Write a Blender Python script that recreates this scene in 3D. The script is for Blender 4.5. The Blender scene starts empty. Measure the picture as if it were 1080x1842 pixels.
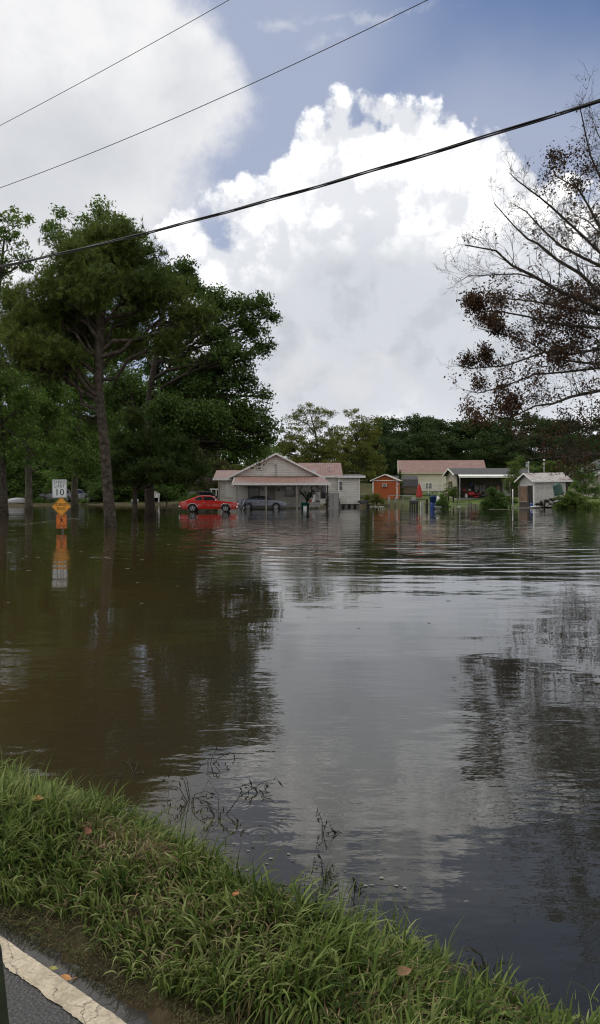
import bpy, bmesh, math, random
import numpy as np
from mathutils import Vector, Matrix, noise as mnoise
R = math.radians
SC = bpy.context.scene
COL = SC.collection
F, CX, HY, CH = 1420.0, 540.0, 884.0, 1.7
rnd = random.Random(7)

def W(px, py, D):
    """photograph direction -> a point at distance D (metres north of the camera)"""
    return Vector(((px-CX)/F*D, D, CH+(HY-py)/F*D))

def ppm(D): return F/D

# ------------------------------------------------------------------ materials
MATS = {}
def newmat(name):
    m = bpy.data.materials.new(name); m.use_nodes = True
    nt = m.node_tree; nt.nodes.clear()
    out = nt.nodes.new('ShaderNodeOutputMaterial')
    return m, nt, out

def N(nt, t, **kw):
    n = nt.nodes.new(t)
    for k, v in kw.items():
        setattr(n, k, v)
    return n

def ramp(nt, fac, stops, interp='LINEAR'):
    n = nt.nodes.new('ShaderNodeValToRGB'); n.color_ramp.interpolation = interp
    e = n.color_ramp.elements
    while len(e) < len(stops): e.new(0.5)
    for i, (p, c) in enumerate(stops):
        e[i].position = p
        e[i].color = (c[0], c[1], c[2], 1) if not isinstance(c, float) else (c, c, c, 1)
    nt.links.new(fac, n.inputs[0])
    return n.outputs[0]

def pbr(name, color, rough=0.6, metal=0.0, var=0.15, scale=3.0, bump=0.0, bscale=20.0, spec=0.5, dirt=None, coat=0.0, stripes=None):
    """general surface: base colour with noise variation, optional dirt, optional stripes (axis, period, depth)"""
    if name in MATS: return MATS[name]
    m, nt, out = newmat(name)
    b = N(nt, 'ShaderNodeBsdfPrincipled')
    tc = N(nt, 'ShaderNodeTexCoord')
    nz = N(nt, 'ShaderNodeTexNoise'); nz.inputs['Scale'].default_value = scale; nz.inputs['Detail'].default_value = 5
    nt.links.new(tc.outputs['Object'], nz.inputs['Vector'])
    lo = tuple(c*(1-var) for c in color); hi = tuple(min(1, c*(1+var)) for c in color)
    stops = [(0.3, lo), (0.7, hi)]
    col = ramp(nt, nz.outputs['Fac'], stops)
    if dirt:
        dcol, amt, dscale = dirt
        n2 = N(nt, 'ShaderNodeTexNoise'); n2.inputs['Scale'].default_value = dscale; n2.inputs['Detail'].default_value = 8; n2.inputs['Roughness'].default_value = 0.7
        nt.links.new(tc.outputs['Object'], n2.inputs['Vector'])
        f = ramp(nt, n2.outputs['Fac'], [(0.5, 0.0), (0.72, float(amt))])
        mx = N(nt, 'ShaderNodeMix', data_type='RGBA'); nt.links.new(f, mx.inputs[0]); nt.links.new(col, mx.inputs[6]); mx.inputs[7].default_value = (*dcol, 1)
        col = mx.outputs[2]
    hgt = None
    if stripes:
        axis, period, depth, linecol = stripes
        sp = N(nt, 'ShaderNodeSeparateXYZ'); nt.links.new(tc.outputs['Object'], sp.inputs[0])
        dv = N(nt, 'ShaderNodeMath', operation='DIVIDE'); nt.links.new(sp.outputs[axis], dv.inputs[0]); dv.inputs[1].default_value = period
        fr = N(nt, 'ShaderNodeMath', operation='FRACT'); nt.links.new(dv.outputs[0], fr.inputs[0])
        lf = ramp(nt, fr.outputs[0], [(0.0, 1.0), (0.12, 0.0), (0.9, 0.0), (1.0, 1.0)])
        mx = N(nt, 'ShaderNodeMix', data_type='RGBA')
        ml = N(nt, 'ShaderNodeMath', operation='MULTIPLY'); nt.links.new(lf, ml.inputs[0]); ml.inputs[1].default_value = linecol
        nt.links.new(ml.outputs[0], mx.inputs[0]); nt.links.new(col, mx.inputs[6]); mx.inputs[7].default_value = (*[c*0.25 for c in color], 1)
        col = mx.outputs[2]; hgt = (fr.outputs[0], depth)
    nt.links.new(col, b.inputs['Base Color'])
    b.inputs['Roughness'].default_value = rough; b.inputs['Metallic'].default_value = metal
    b.inputs['Specular IOR Level'].default_value = spec
    b.inputs['Coat Weight'].default_value = coat
    if bump or hgt:
        bp = N(nt, 'ShaderNodeBump')
        if hgt:
            bp.inputs['Distance'].default_value = hgt[1]; bp.inputs['Strength'].default_value = 1.0
            nt.links.new(hgt[0], bp.inputs['Height'])
        else:
            n3 = N(nt, 'ShaderNodeTexNoise'); n3.inputs['Scale'].default_value = bscale; n3.inputs['Detail'].default_value = 6
            nt.links.new(tc.outputs['Object'], n3.inputs['Vector'])
            bp.inputs['Strength'].default_value = 1.0; bp.inputs['Distance'].default_value = bump
            nt.links.new(n3.outputs['Fac'], bp.inputs['Height'])
        nt.links.new(bp.outputs[0], b.inputs['Normal'])
    nt.links.new(b.outputs[0], out.inputs[0])
    MATS[name] = m
    return m

def leafmat(name, cols, trans=0.3, pscale=0.5, patch=0.5):
    """foliage: each leaf (mesh island) its own tone, with clump-sized patches of tone"""
    if name in MATS: return MATS[name]
    m, nt, out = newmat(name)
    g = N(nt, 'ShaderNodeNewGeometry'); tc = N(nt, 'ShaderNodeTexCoord')
    nz = N(nt, 'ShaderNodeTexNoise'); nz.inputs['Scale'].default_value = pscale; nz.inputs['Detail'].default_value = 3
    nt.links.new(tc.outputs['Object'], nz.inputs['Vector'])
    mr = N(nt, 'ShaderNodeMapRange'); nt.links.new(nz.outputs['Fac'], mr.inputs[0]); mr.inputs[1].default_value = 0.3; mr.inputs[2].default_value = 0.7
    mx = N(nt, 'ShaderNodeMix'); mx.inputs[0].default_value = patch
    nt.links.new(g.outputs['Random Per Island'], mx.inputs[2]); nt.links.new(mr.outputs[0], mx.inputs[3])
    k = len(cols)
    col = ramp(nt, mx.outputs[0], [(0.15+0.7*i/(k-1), c) for i, c in enumerate(cols)])
    d = N(nt, 'ShaderNodeBsdfPrincipled'); d.inputs['Roughness'].default_value = 0.65; d.inputs['Specular IOR Level'].default_value = 0.2
    t = N(nt, 'ShaderNodeBsdfTranslucent'); ms = N(nt, 'ShaderNodeMixShader'); ms.inputs[0].default_value = trans
    nt.links.new(col, d.inputs['Base Color']); nt.links.new(col, t.inputs['Color'])
    nt.links.new(d.outputs[0], ms.inputs[1]); nt.links.new(t.outputs[0], ms.inputs[2]); nt.links.new(ms.outputs[0], out.inputs[0])
    MATS[name] = m
    return m

# ------------------------------------------------------------------ objects
def tag(o, label=None, cat=None, group=None, kind=None):
    if label: o['label'] = label
    if cat: o['category'] = cat
    if group: o['group'] = group
    if kind: o['kind'] = kind
    return o

def thing(name, label, cat, loc=(0, 0, 0), rotz=0.0, group=None):
    o = bpy.data.objects.new(name, None); COL.objects.link(o)
    o.location = loc; o.rotation_euler = (0, 0, rotz); o.empty_display_size = 0.2
    return tag(o, label, cat, group)

def link_mesh(name, me, parent=None, loc=(0, 0, 0)):
    o = bpy.data.objects.new(name, me); COL.objects.link(o)
    o.parent = parent; o.location = loc
    return o

def copy_tree(o, parent=None):
    c = o.copy(); COL.objects.link(c); c.parent = parent
    for ch in [x for x in bpy.data.objects if x.parent == o]:
        copy_tree(ch, c)
    return c

def np_mesh(name, V, loops, counts, mats, mi=None, smooth=False):
    """V (n,3); loops flat vertex indices; counts polygon sizes"""
    me = bpy.data.meshes.new(name)
    V = np.asarray(V, np.float32); loops = np.asarray(loops, np.int32); counts = np.asarray(counts, np.int32)
    me.vertices.add(len(V)); me.vertices.foreach_set('co', V.ravel())
    me.loops.add(len(loops)); me.loops.foreach_set('vertex_index', loops)
    me.polygons.add(len(counts))
    st = np.zeros(len(counts), np.int32); st[1:] = np.cumsum(counts)[:-1]
    me.polygons.foreach_set('loop_start', st)
    try: me.polygons.foreach_set('loop_total', counts)
    except Exception: pass
    for m in mats: me.materials.append(m)
    if mi is not None: me.polygons.foreach_set('material_index', np.asarray(mi, np.int32))
    if smooth: me.polygons.foreach_set('use_smooth', np.ones(len(counts), bool))
    me.update(calc_edges=True)
    return me

class MB:
    """mesh builder"""
    def __init__(s): s.v = []; s.f = []; s.m = []; s.sm = []
    def add(s, vs, fs, mi=0, sm=False):
        b = len(s.v); s.v += [tuple(v) for v in vs]
        s.f += [tuple(b+i for i in f) for f in fs]; s.m += [mi]*len(fs); s.sm += [sm]*len(fs)
        return s
    def box(s, x0, x1, y0, y1, z0, z1, mi=0, M=None):
        vs = [(x0,y0,z0),(x1,y0,z0),(x1,y1,z0),(x0,y1,z0),(x0,y0,z1),(x1,y0,z1),(x1,y1,z1),(x0,y1,z1)]
        if M is not None: vs = [M @ Vector(v) for v in vs]
        return s.add(vs, [(0,3,2,1),(4,5,6,7),(0,1,5,4),(1,2,6,5),(2,3,7,6),(3,0,4,7)], mi)
    def prism(s, poly, axis, a, b, mi=0):
        """poly: 2D points; extruded along axis ('x','y','z') from a to b"""
        n = len(poly)
        def P(p, t):
            return {'x': (t, p[0], p[1]), 'y': (p[0], t, p[1]), 'z': (p[0], p[1], t)}[axis]
        vs = [P(p, a) for p in poly]+[P(p, b) for p in poly]
        fs = [tuple(range(n)), tuple(range(2*n-1, n-1, -1))]
        fs += [(i, i+n, (i+1) % n+n, (i+1) % n) for i in range(n)]
        return s.add(vs, fs, mi)
    def tube(s, pts, radii, n=6, mi=0, cap=True, sm=True):
        pts = [Vector(p) for p in pts]
        if not hasattr(radii, '__len__'): radii = [radii]*len(pts)
        vs = []; up = Vector((0.13, 0.21, 1)).normalized()
        for i, p in enumerate(pts):
            d = (pts[min(i+1, len(pts)-1)]-pts[max(i-1, 0)])
            if d.length < 1e-9: d = Vector((0, 0, 1))
            d.normalize(); a = d.cross(up)
            if a.length < 1e-3: a = d.cross(Vector((1, 0, 0)))
            a.normalize(); b = d.cross(a)
            for k in range(n):
                t = 2*math.pi*k/n
                vs.append(p+(a*math.cos(t)+b*math.sin(t))*radii[i])
        fs = []
        for i in range(len(pts)-1):
            for k in range(n):
                fs.append((i*n+k, i*n+(k+1) % n, (i+1)*n+(k+1) % n, (i+1)*n+k))
        s.add(vs, fs, mi, sm)
        if cap:
            b = len(s.v)-len(vs)
            s.f.append(tuple(b+k for k in range(n-1, -1, -1))); s.m.append(mi); s.sm.append(False)
            s.f.append(tuple(b+(len(pts)-1)*n+k for k in range(n))); s.m.append(mi); s.sm.append(False)
        return s
    def lathe(s, prof, c=(0, 0, 0), n=16, mi=0, M=None, sm=True, cap=True):
        """prof: (r,z) list, turned about z"""
        vs = []
        for r, z in prof:
            for k in range(n):
                t = 2*math.pi*k/n; v = Vector((r*math.cos(t), r*math.sin(t), z))
                if M is not None: v = M @ v
                vs.append(v+Vector(c))
        fs = []
        for i in range(len(prof)-1):
            for k in range(n):
                fs.append((i*n+k, i*n+(k+1) % n, (i+1)*n+(k+1) % n, (i+1)*n+k))
        s.add(vs, fs, mi, sm)
        b = len(s.v)-len(vs)
        if not cap: return s
        if prof[0][0] > 1e-4: s.f.append(tuple(b+k for k in range(n-1, -1, -1))); s.m.append(mi); s.sm.append(False)
        if prof[-1][0] > 1e-4: s.f.append(tuple(b+(len(prof)-1)*n+k for k in range(n))); s.m.append(mi); s.sm.append(False)
        return s
    def build(s, name, mats, parent=None, bevel=0.0, seg=2):
        if not isinstance(mats, (list, tuple)): mats = [mats]
        me = bpy.data.meshes.new(name); me.from_pydata(s.v, [], s.f)
        for m in mats: me.materials.append(m)
        me.polygons.foreach_set('material_index', s.m); me.polygons.foreach_set('use_smooth', s.sm)
        me.update()
        o = link_mesh(name, me, parent)
        if bevel:
            md = o.modifiers.new('bevel', 'BEVEL'); md.width = bevel; md.segments = seg; md.limit_method = 'ANGLE'; md.angle_limit = R(35)
        return o

def text_faces(body, size, cx, cz, y, extrude=0.004, bold=0.0):
    """lettering as mesh data in the xz plane facing -y, centred at cx, cz; returns verts, faces"""
    cu = bpy.data.curves.new('lettering', 'FONT'); cu.body = body; cu.size = size; cu.align_x = 'CENTER'; cu.align_y = 'CENTER'
    cu.extrude = extrude; cu.offset = bold; cu.resolution_u = 2; cu.space_character = 1.08
    o = bpy.data.objects.new('lettering', cu); COL.objects.link(o)
    dg = bpy.context.evaluated_depsgraph_get(); dg.update()
    me = bpy.data.meshes.new_from_object(o.evaluated_get(dg))
    vs = [(cx+v.co.x, y-v.co.z, cz+v.co.y) for v in me.vertices]; fs = [tuple(p.vertices) for p in me.polygons]
    bpy.data.objects.remove(o); bpy.data.curves.remove(cu); bpy.data.meshes.remove(me)
    return vs, fs
# ------------------------------------------------------------------ sky, sun, camera
SUN_EL, SUN_AZ = R(55), R(-62)      # azimuth from +Y (the view) towards +X
def build_world():
    w = bpy.data.worlds.new('World'); SC.world = w; w.use_nodes = True
    nt = w.node_tree; nt.nodes.clear(); L = nt.links.new
    out = N(nt, 'ShaderNodeOutputWorld'); bg = N(nt, 'ShaderNodeBackground'); bg.inputs[1].default_value = 0.1
    L(bg.outputs[0], out.inputs[0])
    sky = N(nt, 'ShaderNodeTexSky'); sky.sky_type = 'NISHITA'; sky.sun_disc = False
    sky.sun_elevation = SUN_EL; sky.sun_rotation = SUN_AZ; sky.air_density = 1.0; sky.dust_density = 0.6; sky.ozone_density = 1.4
    tc = N(nt, 'ShaderNodeTexCoord')
    sp = N(nt, 'ShaderNodeSeparateXYZ'); L(tc.outputs['Generated'], sp.inputs[0])
    def M(op, a, b=None, c=None):
        n = N(nt, 'ShaderNodeMath', operation=op)
        for i, v in enumerate((a, b, c)):
            if v is None: continue
            if isinstance(v, (int, float)): n.inputs[i].default_value = v
            else: L(v, n.inputs[i])
        return n.outputs[0]
    az = M('MULTIPLY', M('ARCTAN2', sp.outputs[0], sp.outputs[1]), 57.2958)
    el = M('MULTIPLY', M('ARCSINE', sp.outputs[2]), 57.2958)
    ela = el
    cb = N(nt, 'ShaderNodeCombineXYZ'); L(az, cb.inputs[0]); L(ela, cb.inputs[1])
    P0 = cb.outputs[0]
    def noise(vec, scale, detail, rough=0.55, seed=0.0):
        n = N(nt, 'ShaderNodeTexNoise'); n.noise_dimensions = '3D'
        n.inputs['Scale'].default_value = scale; n.inputs['Detail'].default_value = detail; n.inputs['Roughness'].default_value = rough
        if seed:
            a = N(nt, 'ShaderNodeVectorMath', operation='ADD'); L(vec, a.inputs[0]); a.inputs[1].default_value = (seed, seed*1.7, seed*0.6); vec = a.outputs[0]
        L(vec, n.inputs['Vector']); return n
    dirv = tc.outputs['Generated']
    def warp(vec, amp, scale, detail, seed=0.0):
        n = noise(dirv, scale, detail, 0.6, seed)
        s = N(nt, 'ShaderNodeVectorMath', operation='SUBTRACT'); L(n.outputs['Color'], s.inputs[0]); s.inputs[1].default_value = (0.5, 0.5, 0.5)
        m = N(nt, 'ShaderNodeVectorMath', operation='SCALE'); L(s.outputs[0], m.inputs[0]); m.inputs['Scale'].default_value = amp
        a = N(nt, 'ShaderNodeVectorMath', operation='ADD'); L(vec, a.inputs[0]); L(m.outputs[0], a.inputs[1])
        return a.outputs[0]
    def flat(vec):
        m = N(nt, 'ShaderNodeVectorMath', operation='MULTIPLY'); L(vec, m.inputs[0]); m.inputs[1].default_value = (1, 1, 0); return m.outputs[0]
    def ell(px, py):
        a = math.atan((px-CX)/F); return math.degrees(a), math.degrees(math.atan((HY-py)/F*math.cos(a)))
    def field(vec, blobs, k=0.25):
        acc = None
        for px, py, rx, ry in blobs:
            a, e = ell(px, py); sx, sy = F/57.3/rx, F/57.3/ry
            s = N(nt, 'ShaderNodeVectorMath', operation='SUBTRACT'); L(vec, s.inputs[0]); s.inputs[1].default_value = (a, e, 0)
            m = N(nt, 'ShaderNodeVectorMath', operation='MULTIPLY'); L(s.outputs[0], m.inputs[0]); m.inputs[1].default_value = (sx, sy, 0)
            l = N(nt, 'ShaderNodeVectorMath', operation='LENGTH'); L(m.outputs[0], l.inputs[0])
            f = M('SUBTRACT', 1.0, l.outputs['Value'])
            f = M('MULTIPLY', f, min(rx, ry)/100.0)       # so the edge has one slope everywhere (units of 100 px)
            acc = f if acc is None else M('SMOOTH_MAX', acc, f, k)
        return acc
    def sstep(x, a, b):
        n = N(nt, 'ShaderNodeMapRange'); n.interpolation_type = 'SMOOTHSTEP'; L(x, n.inputs[0]); n.inputs[1].default_value = a; n.inputs[2].default_value = b
        return n.outputs[0]
    def mix(f, a, b):
        n = N(nt, 'ShaderNodeMix', data_type='RGBA'); n.clamp_result = False
        if isinstance(f, float): n.inputs[0].default_value = f
        else: L(f, n.inputs[0])
        for s_, v in ((6, a), (7, b)):
            if isinstance(v, tuple): n.inputs[s_].default_value = (*v, 1)
            else: L(v, n.inputs[s_])
        return n.outputs[2]
    wp = flat(warp(warp(P0, 2.6, 12.0, 7, 3.1), 1.7, 30.0, 6, 8.0))
    # the tall cumulus
    cum = [(685, 208, 50, 44), (650, 232, 50, 44), (665, 256, 60, 40), (497, 305, 34, 40), (455, 325, 44, 34), (420, 340, 44, 30), (388, 358, 34, 26), (440, 372, 80, 46), (566, 232, 42, 48), (612, 222, 48, 46), (668, 204, 38, 50), (640, 236, 50, 46), (720, 214, 50, 46), (770, 216, 34, 42), (795, 236, 34, 44), (590, 290, 80, 70), (740, 290, 130, 86), (850, 292, 46, 36), (895, 290, 40, 34), (916, 282, 16, 30), (860, 350, 90, 70), (640, 330, 170, 110), (690, 480, 330, 230), (560, 470, 150, 160), (820, 560, 300, 260), (600, 640, 320, 170), (322, 408, 34, 28), (300, 430, 34, 30), (345, 432, 40, 32), (340, 475, 80, 56), (430, 560, 120, 150), (1060, 640, 240, 180), (470, 440, 66, 44), (790, 780, 520, 200), (500, 700, 200, 160), (1100, 480, 160, 120)]
    fc = field(wp, cum, 0.06)
    nb = noise(dirv, 15.0, 9, 0.62, 5.0)
    wd = N(nt, 'ShaderNodeVectorMath', operation='SCALE'); wd.inputs['Scale'].default_value = 0.05; L(noise(dirv, 22.0, 4, 0.6, 6.0).outputs['Color'], wd.inputs[0])
    wa = N(nt, 'ShaderNodeVectorMath', operation='ADD'); L(dirv, wa.inputs[0]); L(wd.outputs[0], wa.inputs[1])
    def vor(sc):
        v = N(nt, 'ShaderNodeTexVoronoi', feature='SMOOTH_F1'); v.inputs['Scale'].default_value = sc; v.inputs['Smoothness'].default_value = 0.25; L(wa.outputs[0], v.inputs['Vector'])
        return M('SUBTRACT', 0.42, v.outputs['Distance'])
    v1, v2 = vor(17.0), vor(38.0)
    puffs = M('ADD', M('MULTIPLY', v1, 0.75), M('MULTIPLY', v2, 0.4))
    fcn = M('ADD', M('ADD', fc, M('MULTIPLY', puffs, 0.48)), M('MULTIPLY', M('SUBTRACT', nb.outputs['Fac'], 0.5), 0.8))
    a_c = sstep(fcn, -0.02, 0.15)
    # soft white cloud upper left
    wp2 = flat(warp(P0, 6.0, 5.0, 6, 12.0))
    lef = [(40, 120, 260, 260), (190, 110, 150, 170), (290, 180, 130, 120), (375, 190, 70, 42), (60, 330, 260, 90), (-300, 250, 400, 300), (230, 300, 120, 60), (60, 420, 240, 70)]
    fl = field(wp2, lef, 0.4)
    a_l = sstep(M('ADD', fl, M('MULTIPLY', M('SUBTRACT', noise(dirv, 9.0, 8, 0.6, 2.0).outputs['Fac'], 0.5), 1.3)), -0.22, 0.38)
    # cloud cover added over the unseen rest of the sky, bright for ambient light
    ng = noise(dirv, 2.6, 7, 0.55, 21.0)
    off = M('SUBTRACT', 1.0, M('MULTIPLY', sstep(M('ABSOLUTE', az), 48.0, 26.0), sstep(el, 52.0, 38.0)))
    a_g = M('MULTIPLY', sstep(ng.outputs['Fac'], 0.36, 0.52), off)
    # thin veil that whitens the blue round the clouds
    veil = [(250, 330, 420, 330), (480, 120, 260, 240), (880, 480, 330, 360), (300, 640, 600, 260), (560, 60, 240, 120), (1000, 700, 300, 200)]
    fv = field(flat(warp(P0, 8.0, 3.0, 4, 31.0)), veil, 0.5)
    a_v = M('MULTIPLY', sstep(fv, -1.1, 1.3), 0.8)
    # thin wisps high up
    wv = flat(warp(P0, 3.0, 20.0, 6, 41.0))
    fw = field(wv, [(502, 46, 34, 8), (592, 74, 26, 5), (660, 30, 90, 6)], 0.05)
    a_w = M('MULTIPLY', sstep(M('ADD', fw, M('MULTIPLY', M('SUBTRACT', noise(dirv, 40.0, 5, 0.6, 3.3).outputs['Fac'], 0.5), 0.35)), -0.05, 0.15), 0.5)
    # tone of the clouds: thick shaded cores are grey, thin sunlit rims are white
    core = field(flat(warp(P0, 7.0, 6.0, 5, 9.0)), [(700, 560, 280, 170), (600, 700, 300, 120), (900, 620, 280, 190), (540, 430, 50, 40), (470, 620, 150, 150), (850, 400, 60, 30), (690, 330, 60, 30)], 0.3)
    g_c = sstep(core, -0.25, 1.0)
    bil = M('SUBTRACT', noise(dirv, 20.0, 8, 0.6, 5.0).outputs['Fac'], 0.5)
    up = N(nt, 'ShaderNodeVectorMath', operation='ADD'); L(dirv, up.inputs[0]); up.inputs[1].default_value = (-0.012, 0, 0.016)
    lit = M('SUBTRACT', nb.outputs['Fac'], noise(up.outputs[0], 15.0, 9, 0.62, 5.0).outputs['Fac'])
    white, grey = (14.5, 14.4, 14.2), (5.8, 6.1, 6.6)
    c1 = mix(g_c, white, grey)
    sh = sstep(M('ADD', M('ADD', M('MULTIPLY', lit, 3.0), M('MULTIPLY', puffs, 1.1)), M('MULTIPLY', bil, 0.6)), -0.40, 0.46)
    edge = sstep(fcn, 0.9, 0.1)
    c1 = mix(M('MULTIPLY', M('SUBTRACT', 1.0, sh), M('ADD', 0.82, M('MULTIPLY', edge, 0.05))), c1, (6.9, 7.15, 7.7))
    puff = sstep(M('ADD', field(wp, [(560, 660, 50, 26), (610, 690, 80, 36), (520, 690, 60, 22), (700, 640, 34, 12)], 0.2), M('MULTIPLY', bil, 0.8)), -0.1, 0.45)
    c1 = mix(M('MULTIPLY', puff, 0.6), c1, (8.0, 7.9, 7.8))
    gl = sstep(field(flat(warp(P0, 8.0, 5.0, 5, 17.0)), [(120, 250, 220, 120), (330, 180, 60, 60), (30, 330, 200, 120)], 0.4), -0.5, 1.0)
    c2 = mix(M('MULTIPLY', gl, 0.7), (9.3, 9.3, 9.4), (5.9, 6.15, 6.6))
    c2 = mix(M('MULTIPLY', sstep(bil, 0.15, -0.25), 0.25), c2, (5.2, 5.5, 6.1))
    g2 = sstep(noise(dirv, 3.3, 5, 0.5, 50.0).outputs['Fac'], 0.35, 0.7)
    c3 = mix(g2, (13.4, 12.9, 12.0), (7.2, 7.2, 7.2))
    tint = N(nt, 'ShaderNodeVectorMath', operation='MULTIPLY'); L(sky.outputs[0], tint.inputs[0]); tint.inputs[1].default_value = (SKYMUL[0], SKYMUL[1], SKYMUL[2])
    c = mix(a_v, tint.outputs[0], (4.5, 4.95, 6.3))
    c = mix(M('MULTIPLY', sstep(ela, 12.0, 0.0), 0.7), c, (4.6, 5.0, 5.8))
    c = mix(a_g, c, c3); c = mix(a_l, c, c2); c = mix(a_w, c, (7.5, 7.7, 8.2)); c = mix(a_c, c, c1)
    L(c, bg.inputs[0])
    w.cycles.sampling_method = 'MANUAL'; w.cycles.sample_map_resolution = 512
    s = bpy.data.lights.new('sun', 'SUN'); s.energy = 1.5; s.angle = R(12); s.color = (1.0, 0.95, 0.87)
    so = bpy.data.objects.new('sun', s); COL.objects.link(so)
    d = Vector((math.sin(SUN_AZ)*math.cos(SUN_EL), math.cos(SUN_AZ)*math.cos(SUN_EL), math.sin(SUN_EL)))
    so.rotation_euler = d.to_track_quat('Z', 'Y').to_euler(); so.location = (0, -20, 60)
    cam = bpy.data.cameras.new('camera'); co = bpy.data.objects.new('camera', cam); COL.objects.link(co)
    cam.sensor_fit = 'VERTICAL'; cam.sensor_height = 36; cam.sensor_width = 36; cam.lens = 36*F/1842
    cam.shift_y = (HY-921)/1842; cam.clip_start = 0.05; cam.clip_end = 3000
    co.location = (0, 0, CH); co.rotation_euler = (R(90), 0, 0)
    SC.camera = co
    v = SC.view_settings; v.view_transform = 'Standard'; v.look = 'None'; v.exposure = 0.0; v.gamma = 1.0
    SC.render.engine = 'CYCLES'
    SC.cycles.max_bounces = 6; SC.cycles.diffuse_bounces = 3; SC.cycles.transmission_bounces = 4; SC.cycles.glossy_bounces = 3; SC.cycles.transparent_max_bounces = 8
    SC.cycles.use_denoising = True; SC.cycles.filter_width = 1.15; SC.cycles.sample_clamp_indirect = 4.0; SC.cycles.caustics_reflective = False; SC.cycles.caustics_refractive = False
SKYMUL = (0.76, 0.85, 1.0)
build_world()
# ------------------------------------------------------------------ ground, water, road, grass
RN = (0.644, 0.765)      # across the road, towards the water
RD = (-0.765, 0.644)     # along the road
def sm(a, b, x):
    t = np.clip((x-a)/(b-a), 0, 1); return t*t*(3-2*t)
SHX = [-900, 0, 150, 300, 340, 420, 600, 660, 820, 870, 920, 1000, 1080, 2200]
SHD = [84, 88, 100, 97, 90, 92, 96, 93, 95, 90, 88, 84, 82, 80]
def terrain(X, Y):
    X = np.asarray(X, float); Y = np.asarray(Y, float)
    s = X*RN[0]+Y*RN[1]
    near = np.where(s < 1.50, 0.05, 0.0)
    near = np.where(s >= 1.50, np.interp(s, [1.46, 1.48, 1.51, 1.58, 1.85, 2.05, 2.3, 2.5, 3.2, 5], [0.05, 0.06, 0.08, 0.125, 0.15, 0.17, 0.07, -0.03, -0.25, -0.5]), near)
    px = CX+F*X/np.maximum(Y, 20)
    sd = np.interp(px, SHX, SHD)+1.2*np.sin(X*0.35)+0.7*np.sin(X*0.9+1)
    right = sm(560, 680, px)
    u = Y-sd
    farL = np.interp(u, [-60, -30, -15, 0, 3, 25, 50, 120], [-0.5, -0.3, -0.12, 0.0, 0.22, 0.6, 3.0, 7.0])
    farR = np.interp(u, [-60, -30, -15, -0.4, 0.4, 7, 30, 120], [-0.5, -0.3, -0.15, -0.08, 0.2, 0.8, 1.7, 7.0])
    far = farL*(1-right)+farR*right
    wob = 0.03*np.sin(X*1.3)*np.cos(Y*1.1)+0.02*np.sin(X*3.1+Y)
    z = np.where(Y > 15, np.maximum(far, -0.5), near)
    z = np.where(s < 2.3, near, z)
    return z+np.where(s > 1.8, wob*(np.abs(z) > .02), 0)
xs = np.unique(np.concatenate([-np.geomspace(8, 700, 40), np.linspace(-8, 5, 131), np.geomspace(5, 700, 45), np.linspace(-60, 60, 81)]))
ys = np.unique(np.concatenate([-np.geomspace(1, 300, 20), np.linspace(-1, 8, 91), np.geomspace(8, 75, 30), np.linspace(75, 135, 61), np.geomspace(135, 900, 25)]))
GX, GY = np.meshgrid(xs, ys)
V = np.stack([GX.ravel(), GY.ravel(), terrain(GX, GY).ravel()], 1)
nx, ny = len(xs), len(ys)
ii = (np.arange(ny-1)[:, None]*nx+np.arange(nx-1)[None, :]).ravel()
quads = np.stack([ii, ii+1, ii+1+nx, ii+nx], 1)
def ground_mat():
    m, nt, out = newmat('soil_and_turf'); L = nt.links.new
    b = N(nt, 'ShaderNodeBsdfPrincipled'); b.inputs['Roughness'].default_value = 0.9; b.inputs['Specular IOR Level'].default_value = 0.15
    tc = N(nt, 'ShaderNodeTexCoord')
    n1 = N(nt, 'ShaderNodeTexNoise'); n1.inputs['Scale'].default_value = 0.35; n1.inputs['Detail'].default_value = 8
    n2 = N(nt, 'ShaderNodeTexNoise'); n2.inputs['Scale'].default_value = 6; n2.inputs['Detail'].default_value = 8
    L(tc.outputs['Object'], n1.inputs['Vector']); L(tc.outputs['Object'], n2.inputs['Vector'])
    g = ramp(nt, n2.outputs['Fac'], [(0.3, (0.055, 0.085, 0.02)), (0.55, (0.09, 0.13, 0.035)), (0.75, (0.13, 0.14, 0.05))])
    d = ramp(nt, n2.outputs['Fac'], [(0.3, (0.03, 0.022, 0.012)), (0.7, (0.075, 0.055, 0.03))])
    f = ramp(nt, n1.outputs['Fac'], [(0.46, 0.0), (0.64, 0.55)])
    mp = N(nt, 'ShaderNodeSeparateXYZ'); L(tc.outputs['Object'], mp.inputs[0])
    r = N(nt, 'ShaderNodeMapRange'); L(mp.outputs[0], r.inputs[0]); r.inputs[1].default_value = 9; r.inputs[2].default_value = 17
    mx0 = N(nt, 'ShaderNodeMath', operation='MAXIMUM'); L(f, mx0.inputs[0]); L(r.outputs[0], mx0.inputs[1])
    yy = N(nt, 'ShaderNodeMapRange'); L(mp.outputs[1], yy.inputs[0]); yy.inputs[1].default_value = 40; yy.inputs[2].default_value = 60
    mu = N(nt, 'ShaderNodeMath', operation='MULTIPLY'); L(mx0.outputs[0], mu.inputs[0]); L(yy.outputs[0], mu.inputs[1])
    mx = N(nt, 'ShaderNodeMix', data_type='RGBA'); L(mu.outputs[0], mx.inputs[0]); L(d, mx.inputs[6]); L(g, mx.inputs[7])
    L(mx.outputs[2], b.inputs['Base Color'])
    bp = N(nt, 'ShaderNodeBump'); bp.inputs['Distance'].default_value = 0.03; L(n2.outputs['Fac'], bp.inputs['Height']); L(bp.outputs[0], b.inputs['Normal'])
    L(b.outputs[0], out.inputs[0]); return m
g = link_mesh('ground', np_mesh('ground', V, quads.ravel(), np.full(len(quads), 4), [ground_mat()], smooth=True)); tag(g, kind='structure')

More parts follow.
